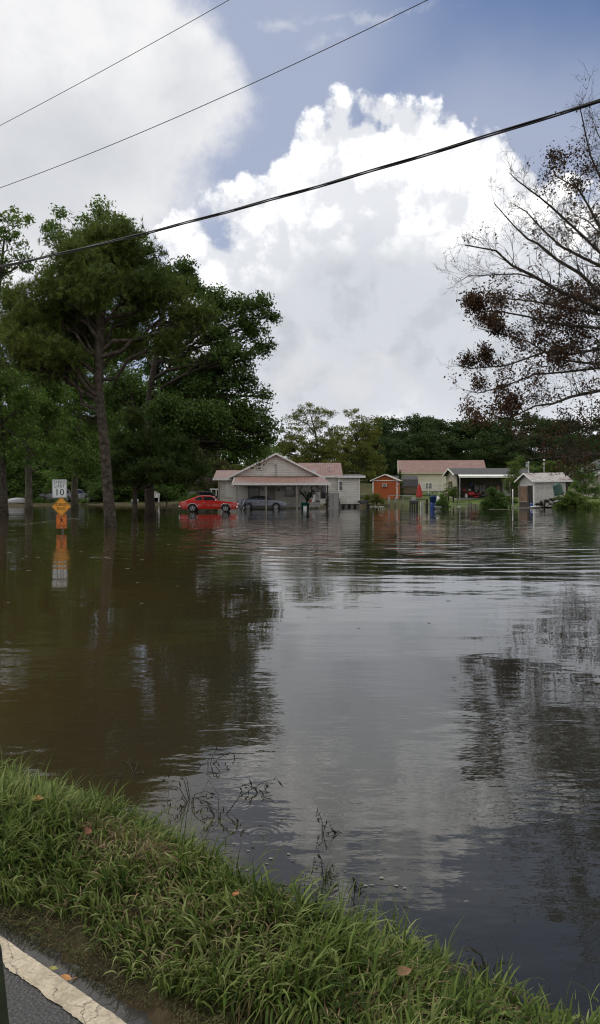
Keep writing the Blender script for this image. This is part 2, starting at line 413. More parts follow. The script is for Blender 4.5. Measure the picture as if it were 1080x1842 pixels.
def water_mat(name, murk, ripple=1.0, near=True):
    m, nt, out = newmat(name); L = nt.links.new
    def M(op, a, b=None, c=None):
        n = N(nt, 'ShaderNodeMath', operation=op)
        for i, v in enumerate((a, b, c)):
            if v is None: continue
            if isinstance(v, (int, float)): n.inputs[i].default_value = v
            else: L(v, n.inputs[i])
        return n.outputs[0]
    b = N(nt, 'ShaderNodeBsdfPrincipled'); b.inputs['Roughness'].default_value = 0.006; b.inputs['IOR'].default_value = 1.42
    tc = N(nt, 'ShaderNodeTexCoord'); P = tc.outputs['Object']
    def nz(scale, det, sx=1, sy=1, rough=0.5, rot=0.0, off=(0, 0, 0)):
        mp = N(nt, 'ShaderNodeMapping'); mp.inputs['Scale'].default_value = (sx, sy, 1); mp.inputs['Rotation'].default_value = (0, 0, rot); mp.inputs['Location'].default_value = off
        L(P, mp.inputs['Vector']); n = N(nt, 'ShaderNodeTexNoise'); n.inputs['Scale'].default_value = scale; n.inputs['Detail'].default_value = det; n.inputs['Roughness'].default_value = rough
        L(mp.outputs[0], n.inputs['Vector']); return n.outputs['Fac']
    big = nz(0.25, 3)
    col = ramp(nt, big, [(0.3, tuple(c*0.8 for c in murk)), (0.7, tuple(c*1.15 for c in murk))])
    sp = N(nt, 'ShaderNodeSeparateXYZ'); L(P, sp.inputs[0])
    if near:   # base colour turns browner towards the left, plain murk to the right
        sl = N(nt, 'ShaderNodeMapRange'); L(M('ADD', M('ADD', sp.outputs[0], M('MULTIPLY', sp.outputs[1], 0.02)), M('MULTIPLY', M('SUBTRACT', big, 0.5), 6.0)), sl.inputs[0]); sl.inputs[1].default_value = 1.2; sl.inputs[2].default_value = -3.0
        mxs = N(nt, 'ShaderNodeMix', data_type='RGBA'); L(sl.outputs[0], mxs.inputs[0]); L(col, mxs.inputs[6]); mxs.inputs[7].default_value = (0.042, 0.030, 0.012, 1); col = mxs.outputs[2]
    L(col, b.inputs['Base Color'])
    # patches where a breeze roughens the surface
    gust = nz(0.16, 3, 0.6, 1.0, off=(3, 1.5, 0)); gust = ramp(nt, gust, [(0.42, 0.12), (0.62, 1.0)])
    h = None
    def add(x):
        nonlocal h
        h = x if h is None else M('ADD', h, x)
    if near:
        swell = M('MULTIPLY', nz(0.55, 2, 0.45, 1.0, rot=R(-8)), 0.020*ripple); add(swell)
        rip = M('MULTIPLY', M('MULTIPLY', nz(2.4, 3, 0.4, 1.0, rot=R(-14)), 0.010*ripple), gust); add(rip)
        fine = M('MULTIPLY', M('MULTIPLY', nz(9.0, 3, 0.5, 1.0, rot=R(20)), 0.0030*ripple), gust); add(fine)
        base = M('MULTIPLY', nz(4.0, 2, 0.55, 1.0, rot=R(12)), 0.0012*ripple); add(base)
        # wake rings spreading from mid water
        brk = ramp(nt, nz(0.5, 3, off=(7, 2, 0)), [(0.36, 0.1), (0.62, 1.5)])
        def rings(cx, cy, wl, amp, r0, r1, soft):
            dx = M('SUBTRACT', sp.outputs[0], cx); dy = M('SUBTRACT', sp.outputs[1], cy)
            r = M('SQRT', M('ADD', M('MULTIPLY', dx, dx), M('MULTIPLY', dy, dy)))
            r = M('ADD', r, M('MULTIPLY', nz(0.4, 2), 0.7*wl))
            s_ = M('MULTIPLY', M('SINE', M('MULTIPLY', r, 6.2832/wl)), amp)
            a = N(nt, 'ShaderNodeMapRange'); L(r, a.inputs[0]); a.inputs[1].default_value = r0; a.inputs[2].default_value = r0+soft
            c = N(nt, 'ShaderNodeMapRange'); L(r, c.inputs[0]); c.inputs[1].default_value = r1; c.inputs[2].default_value = r1-soft
            add(M('MULTIPLY', M('MULTIPLY', M('MULTIPLY', s_, brk), a.outputs[0]), c.outputs[0]))
        rings(4.5, 33.0, 0.95, 0.0036, 2.0, 19.0, 6.0)
        # raindrop and insect rings
        for (px, py, wl, amp, rr) in ((470, 1500, .035, .0011, .22), (640, 1440, .04, .0009, .2), (760, 1405, .05, .001, .3), (700, 1595, .03, .0008, .12), (860, 1395, .05, .0009, .26), (600, 1465, .03, .001, .12), (505, 1350, .04, .0012, .16), (420, 1440, .03, .001, .16)):
            D = CH*F/(py-HY); rings((px-CX)/F*D, D, wl, amp*0.09, 0.0, rr, rr*0.6)
    else:
        add(M('MULTIPLY', nz(6.0, 2), 0.003))
    bp = N(nt, 'ShaderNodeBump'); bp.inputs['Distance'].default_value = 1.0; bp.inputs['Strength'].default_value = 1.0
    L(h, bp.inputs['Height']); L(bp.outputs[0], b.inputs['Normal']); L(b.outputs[0], out.inputs[0])
    return m
mb = MB(); mb.add([(-500, -60, 0), (500, -60, 0), (500, 400, 0), (-500, 400, 0)], [(0, 1, 2, 3)])
tag(mb.build('water', water_mat('flood_water', (0.021, 0.0212, 0.0170))), kind='structure')

def ST(s, t, z): return (RN[0]*s+RD[0]*t, RN[1]*s+RD[1]*t, z)
# road
mb = MB(); mb.add([ST(-5.2, -200, .124), ST(-5.2, 200, .124), ST(1.462, 200, .124), ST(1.462, -200, .124)][::-1], [(0, 1, 2, 3)])
mb.add([ST(1.462, 200, .124), ST(1.462, -200, .124), ST(1.466, -200, .0), ST(1.466, 200, .0)], [(0, 1, 2, 3)])
def asphalt():
    m, nt, out = newmat('asphalt'); L = nt.links.new
    b = N(nt, 'ShaderNodeBsdfPrincipled'); tc = N(nt, 'ShaderNodeTexCoord')
    n1 = N(nt, 'ShaderNodeTexNoise'); n1.inputs['Scale'].default_value = 1.5; n1.inputs['Detail'].default_value = 5
    n2 = N(nt, 'ShaderNodeTexVoronoi'); n2.inputs['Scale'].default_value = 90
    n3 = N(nt, 'ShaderNodeTexNoise'); n3.inputs['Scale'].default_value = 120; n3.inputs['Detail'].default_value = 4
    for n in (n1, n2, n3): L(tc.outputs['Object'], n.inputs['Vector'])
    c1 = ramp(nt, n3.outputs['Fac'], [(0.3, (0.022, 0.022, 0.023)), (0.6, (0.055, 0.054, 0.053)), (0.78, (0.16, 0.155, 0.145))])
    c2 = ramp(nt, n1.outputs['Fac'], [(0.35, 0.75), (0.65, 1.15)])
    mx = N(nt, 'ShaderNodeMix', data_type='RGBA', blend_type='MULTIPLY'); mx.inputs[0].default_value = 1; L(c1, mx.inputs[6]); L(c2, mx.inputs[7])
    L(mx.outputs[2], b.inputs['Base Color']); r = ramp(nt, n1.outputs['Fac'], [(0.4, 0.45), (0.6, 0.75)]); L(r, b.inputs['Roughness'])
    bp = N(nt, 'ShaderNodeBump'); bp.inputs['Distance'].default_value = 0.004; L(n2.outputs['Distance'], bp.inputs['Height']); L(bp.outputs[0], b.inputs['Normal'])
    L(b.outputs[0], out.inputs[0]); return m
tag(mb.build('road', asphalt()), kind='structure')
# painted edge line with chipped borders
def paint():
    m, nt, out = newmat('worn_road_paint'); L = nt.links.new
    b = N(nt, 'ShaderNodeBsdfPrincipled'); b.inputs['Roughness'].default_value = 0.85; tc = N(nt, 'ShaderNodeTexCoord')
    n1 = N(nt, 'ShaderNodeTexNoise'); n1.inputs['Scale'].default_value = 9; n1.inputs['Detail'].default_value = 8; n1.inputs['Roughness'].default_value = 0.65
    n3 = N(nt, 'ShaderNodeTexNoise'); n3.inputs['Scale'].default_value = 80; n3.inputs['Detail'].default_value = 5
    vo = N(nt, 'ShaderNodeTexVoronoi', feature='DISTANCE_TO_EDGE'); vo.inputs['Scale'].default_value = 6.5
    wv = N(nt, 'ShaderNodeVectorMath', operation='ADD'); L(tc.outputs['Object'], wv.inputs[0])
    sc = N(nt, 'ShaderNodeVectorMath', operation='SCALE'); sc.inputs['Scale'].default_value = 0.12; L(n1.outputs['Color'], sc.inputs[0]); L(sc.outputs[0], wv.inputs[1])
    for n in (n1, n3): L(tc.outputs['Object'], n.inputs['Vector'])
    L(wv.outputs[0], vo.inputs['Vector'])
    c = ramp(nt, n1.outputs['Fac'], [(0.3, (0.30, 0.25, 0.18)), (0.5, (0.47, 0.40, 0.29)), (0.7, (0.56, 0.49, 0.37))])
    s_ = ramp(nt, n3.outputs['Fac'], [(0.3, 0.72), (0.6, 1.05)])
    mx = N(nt, 'ShaderNodeMix', data_type='RGBA', blend_type='MULTIPLY'); mx.inputs[0].default_value = 1; L(c, mx.inputs[6]); L(s_, mx.inputs[7])
    ck = ramp(nt, vo.outputs['Distance'], [(0.0, 1.0), (0.016, 0.0)])
    pt = ramp(nt, n1.outputs['Fac'], [(0.44, 0.0), (0.5, 1.0)])
    mm = N(nt, 'ShaderNodeMath', operation='MULTIPLY'); L(ck, mm.inputs[0]); L(pt, mm.inputs[1])
    m2 = N(nt, 'ShaderNodeMix', data_type='RGBA'); L(mm.outputs[0], m2.inputs[0]); L(mx.outputs[2], m2.inputs[6]); m2.inputs[7].default_value = (0.06, 0.05, 0.04, 1)
    L(m2.outputs[2], b.inputs['Base Color'])
    bp = N(nt, 'ShaderNodeBump'); bp.inputs['Distance'].default_value = 0.003; L(n3.outputs['Fac'], bp.inputs['Height']); L(bp.outputs[0], b.inputs['Normal'])
    L(b.outputs[0], out.inputs[0]); return m
mb = MB(); ts = np.concatenate([np.linspace(-60, -3, 60), np.linspace(-2.98, 9, 1200), np.linspace(9.1, 120, 120)]); vs = []
for i, t in enumerate(ts):
    j = lambda k: (mnoise.noise(Vector((t*14, k, 0)))*0.006+mnoise.noise(Vector((t*60, k, 3)))*0.0035+mnoise.noise(Vector((t*3, k, 3)))*0.004)
    vs += [ST(1.372+j(0)*1.3, t, .1285), ST(1.455+j(9)*0.7, t, .1285)]
mb.add(vs, [(2*i, 2*i+1, 2*i+3, 2*i+2) for i in range(len(ts)-1)])
tag(mb.build('road_marking', paint()), kind='structure')
mb = MB(); mb.add([ST(-5.3, 60, .1295), ST(-5.3, -60, .1295)], [])
# puddle lying along the pavement edge
mb = MB(); mb.add([ST(1.467, -20, .098), ST(1.467, 30, .098), ST(1.9, 30, .098), ST(1.9, -20, .098)][::-1], [(0, 1, 2, 3)])
tag(mb.build('puddle', water_mat('puddle_water', (0.05, 0.047, 0.04), near=False)), kind='structure')

# ------------------------------------------------------------------ grass verge
def blades(n, seed, s_rng, t_rng, L_rng, w_rng, tuft=0.55, ntuft=900, lean=0.5, flat=0.0, dens=None, zoff=0.0):
    r = np.random.default_rng(seed)
    cs = r.uniform(s_rng[0], s_rng[1], ntuft); ct = r.uniform(t_rng[0], t_rng[1], ntuft)
    cl = r.uniform(0.75, 1.25, ntuft); ca = r.uniform(0, 2*np.pi, ntuft)
    k = r.integers(0, ntuft, n); loose = r.random(n) > tuft
    off_a = r.uniform(0, 2*np.pi, n); off_r = np.abs(r.normal(0, 0.028, n))
    s = np.where(loose, r.uniform(s_rng[0], s_rng[1], n), cs[k]+off_r*np.cos(off_a))
    t = np.where(loose, r.uniform(t_rng[0], t_rng[1], n), ct[k]+off_r*np.sin(off_a))
    s = np.clip(s, s_rng[0]-0.05, s_rng[1]+0.06)
    if dens is not None:
        keep = r.random(n) < dens(s, t)
        s, t, k, off_a, loose = s[keep], t[keep], k[keep], off_a[keep], loose[keep]; n = len(s)
    Lh = r.uniform(L_rng[0], L_rng[1], n)*cl[k]
    # patchwork of taller and shorter turf
    pat = 0.82+0.33*np.sin(s*3.1+1.3*np.sin(t*1.7))*np.cos(t*2.3+1.0)
    Lh = Lh*pat
    ang = np.where(loose, r.uniform(0, 2*np.pi, n), off_a+r.normal(0, 0.6, n))
    swirl = 1.5*np.sin(t*1.9)+1.2*np.cos(s*4+t)        # neighbouring blades lie the same way
    dirx = np.cos(ang)+0.9*np.cos(swirl); diry = np.sin(ang)+0.9*np.sin(swirl)
    nn = np.hypot(dirx, diry)+1e-6; dirx /= nn; diry /= nn
    X = RN[0]*s+RD[0]*t; Y = RN[1]*s+RD[1]*t; Z = terrain(X, Y)-0.005+zoff
    th0 = np.abs(r.normal(0.12, 0.18, n))+flat                    # tilt from vertical at the base
    bend = np.abs(r.normal(lean, 0.45, n))+0.15
    wd = r.uniform(w_rng[0], w_rng[1], n)
    lev = 6; P = np.zeros((n, lev, 3)); P[:, 0] = np.stack([X, Y, Z], 1)
    wx, wy = -diry, dirx
    tw = r.normal(0, 0.7, n)
    out = np.zeros((n, lev, 2, 3))
    for i in range(lev):
        f = i/(lev-1)
        if i:
            th = th0+bend*2.0*(f-0.5/(lev-1))**1.3
            th = np.minimum(th, 2.5)
            st = Lh/(lev-1)
            P[:, i, 0] = P[:, i-1, 0]+dirx*np.sin(th)*st; P[:, i, 1] = P[:, i-1, 1]+diry*np.sin(th)*st; P[:, i, 2] = P[:, i-1, 2]+np.cos(th)*st
        w = wd*(0.7+0.6*f if f < 0.5 else 1.0-(f-0.5)*1.9)*0.5
        cx, sx = np.cos(tw*f), np.sin(tw*f)
        dvec = np.stack([wx*cx*w, wy*cx*w, sx*w*0.6], 1)
        out[:, i, 0] = P[:, i]-dvec; out[:, i, 1] = P[:, i]+dvec
    V = out.reshape(-1, 3); base = (np.arange(n)*lev*2)[:, None, None]
    i = np.arange(lev-1)[None, :, None]*2
    q = base+i+np.array([0, 1, 3, 2])[None, None, :]
    return V, q.reshape(-1, 4), P

def build_grass():
    parts = []
    def D1(s, t): return np.clip(1.1-0.9*np.exp(-((s-1.62)/0.07)**2)*(0.6+0.4*np.sin(t*3)), 0.1, 1)
    edge = lambda s, t: np.clip((2.48+0.10*np.sin(t*2.1)+0.06*np.sin(t*5.3)-s)/0.12, 0, 1)*np.clip((s-(1.57+0.04*np.sin(t*3.3)-0.03*np.sin(t*7)+0.15*np.exp(-((t-1.25)/0.5)**2)))/0.08, 0.02, 1)
    patch = lambda s, t: np.clip(np.exp(-(((t-4.2)/0.55)**2+((s-2.2)/0.16)**2))+0.9*np.exp(-(((t-2.9)/0.5)**2+((s-2.1)/0.13)**2)), 0, 1)
    green = lambda s, t: edge(s, t)*(1-0.82*patch(s, t))
    parts.append((blades(42000, 1, (1.52, 2.5), (-1.2, 7.0), (0.085, 0.195), (0.0055, 0.0115), dens=green, ntuft=1500), 0))
    parts.append((blades(9000, 2, (1.6, 2.45), (0.2, 6.5), (0.14, 0.25), (0.007, 0.013), dens=edge, lean=0.75, ntuft=500, tuft=0.8), 0))
    # dead straw matted low
    straw = lambda s, t: edge(s, t)*(0.22+1.3*np.exp(-(((t-4.1)/0.5)**2+((s-2.15)/0.16)**2))+1.2*np.exp(-(((t-2.9)/0.5)**2+((s-2.1)/0.12)**2))+0.5*np.exp(-((s-1.85)/0.1)**2)*np.exp(-((t-1.2)/0.6)**2))
    parts.append((blades(34000, 3, (1.56, 2.46), (-1.0, 6.8), (0.08, 0.2), (0.002, 0.005), dens=straw, lean=1.1, flat=0.8, tuft=0.3, zoff=0.045), 1))
    # short matted turf at the pavement edge
    mat = lambda s, t: np.clip((s-(1.50+0.03*np.sin(t*4)+0.02*np.sin(t*11)))/0.03, 0, 1)*np.clip((2.0-s)/0.1, 0, 1)
    parts.append((blades(44000, 4, (1.49, 2.0), (-1.0, 3.2), (0.015, 0.05), (0.0018, 0.004), dens=mat, lean=0.9, flat=0.5, tuft=0.5, zoff=0.012, ntuft=3000), 2))
    # sparse stems standing in the flooded margin
    mar = lambda s, t: np.clip((2.95-s)/0.5, 0, 1)**1.7
    parts.append((blades(1500, 5, (2.42, 3.0), (-1.0, 6.5), (0.10, 0.26), (0.0016, 0.0045), dens=mar, lean=0.35, tuft=0.75, zoff=0.06, ntuft=220), 0))
    # beyond the frame, so the verge goes on
    parts.append((blades(9000, 6, (1.62, 2.5), (7.0, 22), (0.12, 0.24), (0.008, 0.014), dens=edge, ntuft=800), 0))
    parts.append((blades(5000, 7, (1.62, 2.5), (-6, -1.2), (0.12, 0.24), (0.006, 0.011), dens=edge, ntuft=500), 0))
    Vs, Qs, mi, o = [], [], [], 0
    for (V, q, P), m in parts:
        Vs.append(V); Qs.append(q+o); mi.append(np.full(len(q), m)); o += len(V)
    mats = [leafmat('grass_blade', [(0.028, 0.052, 0.010), (0.072, 0.118, 0.020), (0.15, 0.208, 0.045), (0.28, 0.32, 0.12)], 0.35, 2.5, 0.4),
            leafmat('straw', [(0.08, 0.05, 0.025), (0.17, 0.12, 0.06), (0.34, 0.27, 0.15)], 0.2, 4, 0.3),
            leafmat('matted_turf', [(0.03, 0.034, 0.012), (0.08, 0.085, 0.028), (0.15, 0.135, 0.06)], 0.2, 12, 0.5)]
    Q = np.concatenate(Qs)
    me = np_mesh('grass', np.concatenate(Vs), Q.ravel(), np.full(len(Q), 4), mats, np.concatenate(mi))
    tag(link_mesh('grass', me), 'long unmown green grass on the verge between the road line and the flood', 'grass', kind='stuff')
build_grass()
# ------------------------------------------------------------------ trees
BARK = pbr('bark_grey', (0.075, 0.066, 0.054), 0.95, var=0.55, scale=6, bump=0.02, bscale=9, spec=0.1)
BARKP = pbr('bark_pine', (0.078, 0.064, 0.050), 0.95, var=0.6, scale=5, dirt=((0.02, 0.017, 0.013), 0.9, 7), bump=0.03, bscale=8, spec=0.1)
BARKD = pbr('bark_dark', (0.05, 0.042, 0.034), 0.95, var=0.35, scale=6, bump=0.02, bscale=9, spec=0.1)
BARKL = pbr('bark_pale', (0.11, 0.10, 0.075), 0.95, var=0.5, scale=3, dirt=((0.03, 0.045, 0.015), 0.8, 1.5), bump=0.015, bscale=9, spec=0.1)
LF_PINE = leafmat('pine_needles', [(0.0476, 0.0792, 0.0152), (0.0951, 0.1374, 0.0265), (0.1571, 0.1956, 0.0418)], 0.3, 0.35, 0.5)
LF_DARK = leafmat('dark_leaves', [(0.0389, 0.0728, 0.0157), (0.0682, 0.1216, 0.0244), (0.1166, 0.1895, 0.0385)], 0.3, 0.4, 0.5)
LF_MID = leafmat('mid_leaves', [(0.0585, 0.1088, 0.0212), (0.1035, 0.1842, 0.0334), (0.1801, 0.2616, 0.0547)], 0.35, 0.4, 0.5)
LF_YEL = leafmat('yellow_green_leaves', [(0.0792, 0.1030, 0.0198), (0.1452, 0.1650, 0.0308), (0.2244, 0.2310, 0.0550)], 0.35, 0.3, 0.5)
LF_LIME = leafmat('fresh_green_leaves', [(0.05, 0.09, 0.016), (0.11, 0.17, 0.032), (0.19, 0.25, 0.06)], 0.35, 0.7, 0.5)
LF_FAR = leafmat('far_leaves', [(0.0252, 0.0504, 0.0143), (0.0504, 0.0865, 0.0209), (0.0865, 0.1227, 0.0308)], 0.3, 0.12, 0.6)
LF_BROWN = leafmat('dead_brown_leaves', [(0.0387, 0.0214, 0.0133), (0.0759, 0.0427, 0.0240), (0.1382, 0.0795, 0.0399)], 0.25, 0.5, 0.4)
LF_RUST = leafmat('rusty_leaves', [(0.03, 0.03, 0.014), (0.06, 0.042, 0.02), (0.09, 0.05, 0.025)], 0.25, 0.5, 0.5)

def rotmats(r, n, droop=0.0):
    a = r.normal(size=(n, 3)); a[:, 2] *= (1-droop*0.5); a /= np.linalg.norm(a, axis=1)[:, None]+1e-9
    b = r.normal(size=(n, 3)); b -= (a*b).sum(1)[:, None]*a; b /= np.linalg.norm(b, axis=1)[:, None]+1e-9
    return a, b

def leaf_cards(r, C, size, aspect=0.5):
    """pointed leaf-shaped facets, 4 verts each, lightly folded"""
    n = len(C); a, b = rotmats(r, n)
    s = size*r.uniform(0.6, 1.35, n)[:, None]; c = np.cross(a, b)
    V = np.zeros((n, 4, 3))
    V[:, 0] = C-a*s*0.5; V[:, 1] = C+b*s*aspect*0.5+a*s*0.05+c*s*0.08; V[:, 2] = C+a*s*0.55; V[:, 3] = C-b*s*aspect*0.5+a*s*0.02+c*s*0.08
    return V.reshape(-1, 3), np.arange(n*4), np.full(n, 4)

def needle_tufts(r, C, length, per=12, width=0.02):
    """bundles of needles fanned round each shoot"""
    n = len(C); ax = r.normal(size=(n, 3)); ax[:, 2] = np.abs(ax[:, 2])+0.35; ax /= np.linalg.norm(ax, axis=1)[:, None]
    Cn = np.repeat(C, per, 0); An = np.repeat(ax, per, 0)
    d = An+r.normal(0, 0.62, size=Cn.shape); d /= np.linalg.norm(d, axis=1)[:, None]
    L = length*r.uniform(0.6, 1.2, len(Cn))[:, None]; Cn = Cn+An*L*r.uniform(-0.5, 0.5, len(Cn))[:, None]
    w = np.cross(d, r.normal(size=d.shape)); w /= np.linalg.norm(w, axis=1)[:, None]+1e-9
    V = np.zeros((len(Cn), 3, 3)); V[:, 0] = Cn-w*width; V[:, 1] = Cn+w*width; V[:, 2] = Cn+d*L
    return V.reshape(-1, 3), np.arange(len(Cn)*3), np.full(len(Cn), 3)

def curve(p, q, sag, k=5, r=None):
    pts = []
    for i in range(k+1):
        f = i/k; v = p.lerp(q, f); v = v+Vector((0, 0, sag*4*f*(1-f)))
        if r is not None and 0 < i < k:
            d = (q-p).length*0.045; v += Vector(r.normal(0, d, 3))
        pts.append(v)
    return pts

def grow(seed, trunk, radii, blobs, nclump, per, leaf, crad, lmat, bark, style='leaf', flat=0.6, twigs=True, rmin=0.012, aspect=0.5, shell=2.2, low=None):
    """trunk: world points; blobs: (centre, (rx, ry, rz)); returns (trunk mesh, crown mesh)"""
    r = np.random.default_rng(seed); mb = MB()
    mb.tube(trunk, radii, 10, 0)
    # root flare
    P = []; wts = np.array([b[1][0]*b[1][2] for b in blobs]); wts = wts/wts.sum()
    tz = [p.z for p in trunk]
    nodes = []
    for (c, rad), w in zip(blobs, wts):
        c = Vector(c)
        zatt = min(max(c.z-abs(rad[0])*0.9-0.25*(Vector((c.x, c.y, 0))-Vector((trunk[-1].x, trunk[-1].y, 0))).length, tz[0]+0.35*(tz[-1]-tz[0])), tz[-1])
        if low is not None: zatt = max(zatt, low)
        j = max(1, min(len(tz)-1, int(np.searchsorted(tz, zatt)))); f = (zatt-tz[j-1])/max(tz[j]-tz[j-1], 1e-6)
        a = trunk[j-1].lerp(trunk[j], min(max(f, 0), 1)); ra = radii[j-1]+(radii[j]-radii[j-1])*min(max(f, 0), 1)
        r0 = max(min(ra*0.6, 0.02+0.05*(c-a).length**0.8*0.6), rmin*2)
        limb = curve(a, c, 0.06*(c-a).length, 5, r)
        mb.tube(limb, [r0*(1-0.13*i) for i in range(6)], 6, 0, cap=False)
        n = max(2, int(round(nclump*w)))
        for _ in range(n):
            d = r.normal(size=3); d /= np.linalg.norm(d); t = r.random()**(1/shell)
            p = Vector((c.x+d[0]*rad[0]*t, c.y+d[1]*rad[1]*t, c.z+d[2]*rad[2]*t))
            if twigs:
                s = limb[int(r.integers(2, 6))]
                pts = curve(s, p, 0.05*(p-s).length, 3, r)
                mb.tube(pts, [max(r0*0.32, rmin), max(r0*0.24, rmin), max(r0*0.16, rmin), rmin*0.6], 4, 0, cap=False)
            P.append((p.x, p.y, p.z))
    P = np.array(P); k = np.repeat(np.arange(len(P)), per)
    cr = crad*r.uniform(0.6, 1.35, len(P))[k]
    off = r.normal(size=(len(k), 3)); off /= np.linalg.norm(off, axis=1)[:, None]+1e-9
    off *= (r.random(len(k))**0.5*cr)[:, None]; off[:, 2] *= flat
    C = P[k]+off
    if style == 'pine': V, l, c = needle_tufts(r, C, leaf)
    else: V, l, c = leaf_cards(r, C, leaf, aspect)
    crown = np_mesh('crown', V, l, c, [lmat])
    me = bpy.data.meshes.new('trunk'); me.from_pydata(mb.v, [], mb.f); me.materials.append(bark); me.polygons.foreach_set('use_smooth', mb.sm); me.update()
    return me, crown

def tree(name, label, D, trunk_px, r_px, blobs_px, nclump, per, leaf, crad, lmat, bark=BARK, style='leaf', group=None, cat='tree', seed=1, zbase=None, **kw):
    """trunk_px: photo points bottom to top at distance D; blobs_px: (px, py, rx, ry, depth offset in m)"""
    k = ppm(D); base = W(trunk_px[0][0], trunk_px[0][1], D); base.z = float(terrain(base.x, base.y)) if zbase is None else zbase
    root = thing(name, label, cat, base, 0, group)
    loc = lambda v: v-base
    tr = [loc(W(x, y, D+(p[0] if p else 0))) for x, y, *p in trunk_px]; tr[0] = Vector((tr[0].x, 0, -0.3))
    rad = [x/k for x in r_px]
    bl = []
    for b in blobs_px:
        x, y, rx, ry = b[:4]; dy = b[4] if len(b) > 4 else 0.0
        bl.append((loc(W(x, y, D+dy)), (rx/k, max(rx, ry)/k*0.85, ry/k)))
    t, c = grow(seed, tr, rad, bl, nclump, per, leaf, crad, lmat, bark, style, **kw)
    link_mesh('trunk', t, root); link_mesh('crown', c, root)
    return root

# the tall pine in the water
tree('pine_tree', 'tall pine standing in the water behind the road signs, its long bare trunk leaning slightly', 38,
     [(200, 948), (198, 925), (194, 880), (190, 820), (184, 760), (178, 700), (178, 640), (182, 585), (186, 530), (188, 480), (190, 440)],
     [13.5, 11, 9.5, 9, 8.6, 8.2, 8, 7, 5, 3.4, 2],
     [(185, 440, 62, 48, 0), (140, 470, 60, 40, -1), (235, 470, 58, 44, 1), (100, 520, 60, 40, 0), (165, 520, 50, 40, -2), (250, 520, 66, 40, 0), (300, 530, 50, 36, 1), (330, 565, 44, 30, 0),
      (70, 570, 50, 34, 0), (120, 580, 50, 34, 1), (60, 625, 60, 34, -1), (25, 640, 46, 30, 0), (110, 640, 50, 30, -1), (245, 575, 46, 30, 2), (370, 575, 26, 18, 0), (40, 545, 40, 26, 1), (210, 430, 40, 34, 0), (300, 620, 40, 22, 0), (150, 600, 60, 34, 2), (90, 660, 60, 30, 1), (230, 620, 40, 24, 2), (30, 600, 40, 30, 0), (130, 550, 60, 34, 2)],
     980, 10, 0.30, 0.8, LF_PINE, BARKP, 'pine', seed=11, cat='pine tree', flat=0.75, shell=1.7)
# stubs and a pale streak on the trunk are dead twigs
tree('pine_tree', 'young bushy pine with soft low boughs just in front of the thick grey trunk', 46,
     [(243, 925), (243, 880), (242, 820), (241, 770), (240, 735)], [5, 4, 3.2, 2, 1],
     [(240, 752, 14, 26, 0), (238, 800, 34, 24, 0), (215, 835, 28, 22, -1), (262, 815, 40, 26, 0), (300, 800, 34, 24, 1), (325, 815, 30, 26, 0), (280, 850, 60, 22, -1), (215, 862, 20, 14, 0), (345, 850, 24, 20, 0)],
     420, 13, 0.28, 0.5, leafmat('young_pine_needles', [(0.026, 0.046, 0.010), (0.048, 0.078, 0.016), (0.085, 0.12, 0.028)], 0.3, 0.35, 0.5), BARKP, 'pine', seed=12, cat='pine tree')
# the big broadleaf over the house
tree('shade_tree', 'massive dark broadleaf tree with a thick grey trunk, its boughs reaching over the house gable', 51,
     [(270, 933), (270, 910), (268, 860), (266, 800), (268, 740), (272, 690), (280, 650), (286, 600), (296, 550), (306, 510)],
     [10.5, 9, 8.5, 8, 7, 6, 5, 4, 3, 1.5],
     [(305, 500, 38, 34, 0), (345, 520, 36, 30, 1), (270, 530, 40, 40, 0), (385, 545, 34, 26, 0), (430, 555, 34, 26, 0), (470, 545, 22, 16, 0), (490, 572, 16, 12, 0), (455, 590, 34, 22, 1), (400, 600, 44, 34, 0), (340, 590, 46, 40, 2),
      (425, 640, 44, 30, -1), (470, 625, 20, 16, 0), (360, 670, 56, 40, 1), (430, 690, 36, 26, 0), (400, 735, 56, 34, 0), (455, 750, 34, 28, 0), (480, 775, 22, 30, 0), (340, 745, 52, 40, 2), (280, 760, 44, 40, 2),
      (440, 800, 40, 20, 0), (462, 818, 14, 14, 0), (470, 712, 18, 12, 0), (215, 700, 44, 44, 2), (240, 620, 30, 34, 3), (380, 790, 40, 26, 1), (330, 480, 22, 16, 0), (280, 660, 26, 26, 3), (310, 700, 44, 36, 1), (335, 650, 40, 30, 3), (370, 705, 44, 30, 0), (320, 760, 60, 40, 3), (390, 660, 34, 26, 2), (300, 620, 30, 26, 4), (255, 720, 40, 36, 2), (315, 765, 50, 30, -3), (355, 745, 46, 30, -3), (300, 735, 36, 28, -3), (385, 760, 36, 26, -3)],
     1300, 60, 0.21, 0.62, LF_DARK, BARKD, seed=13, flat=0.75)
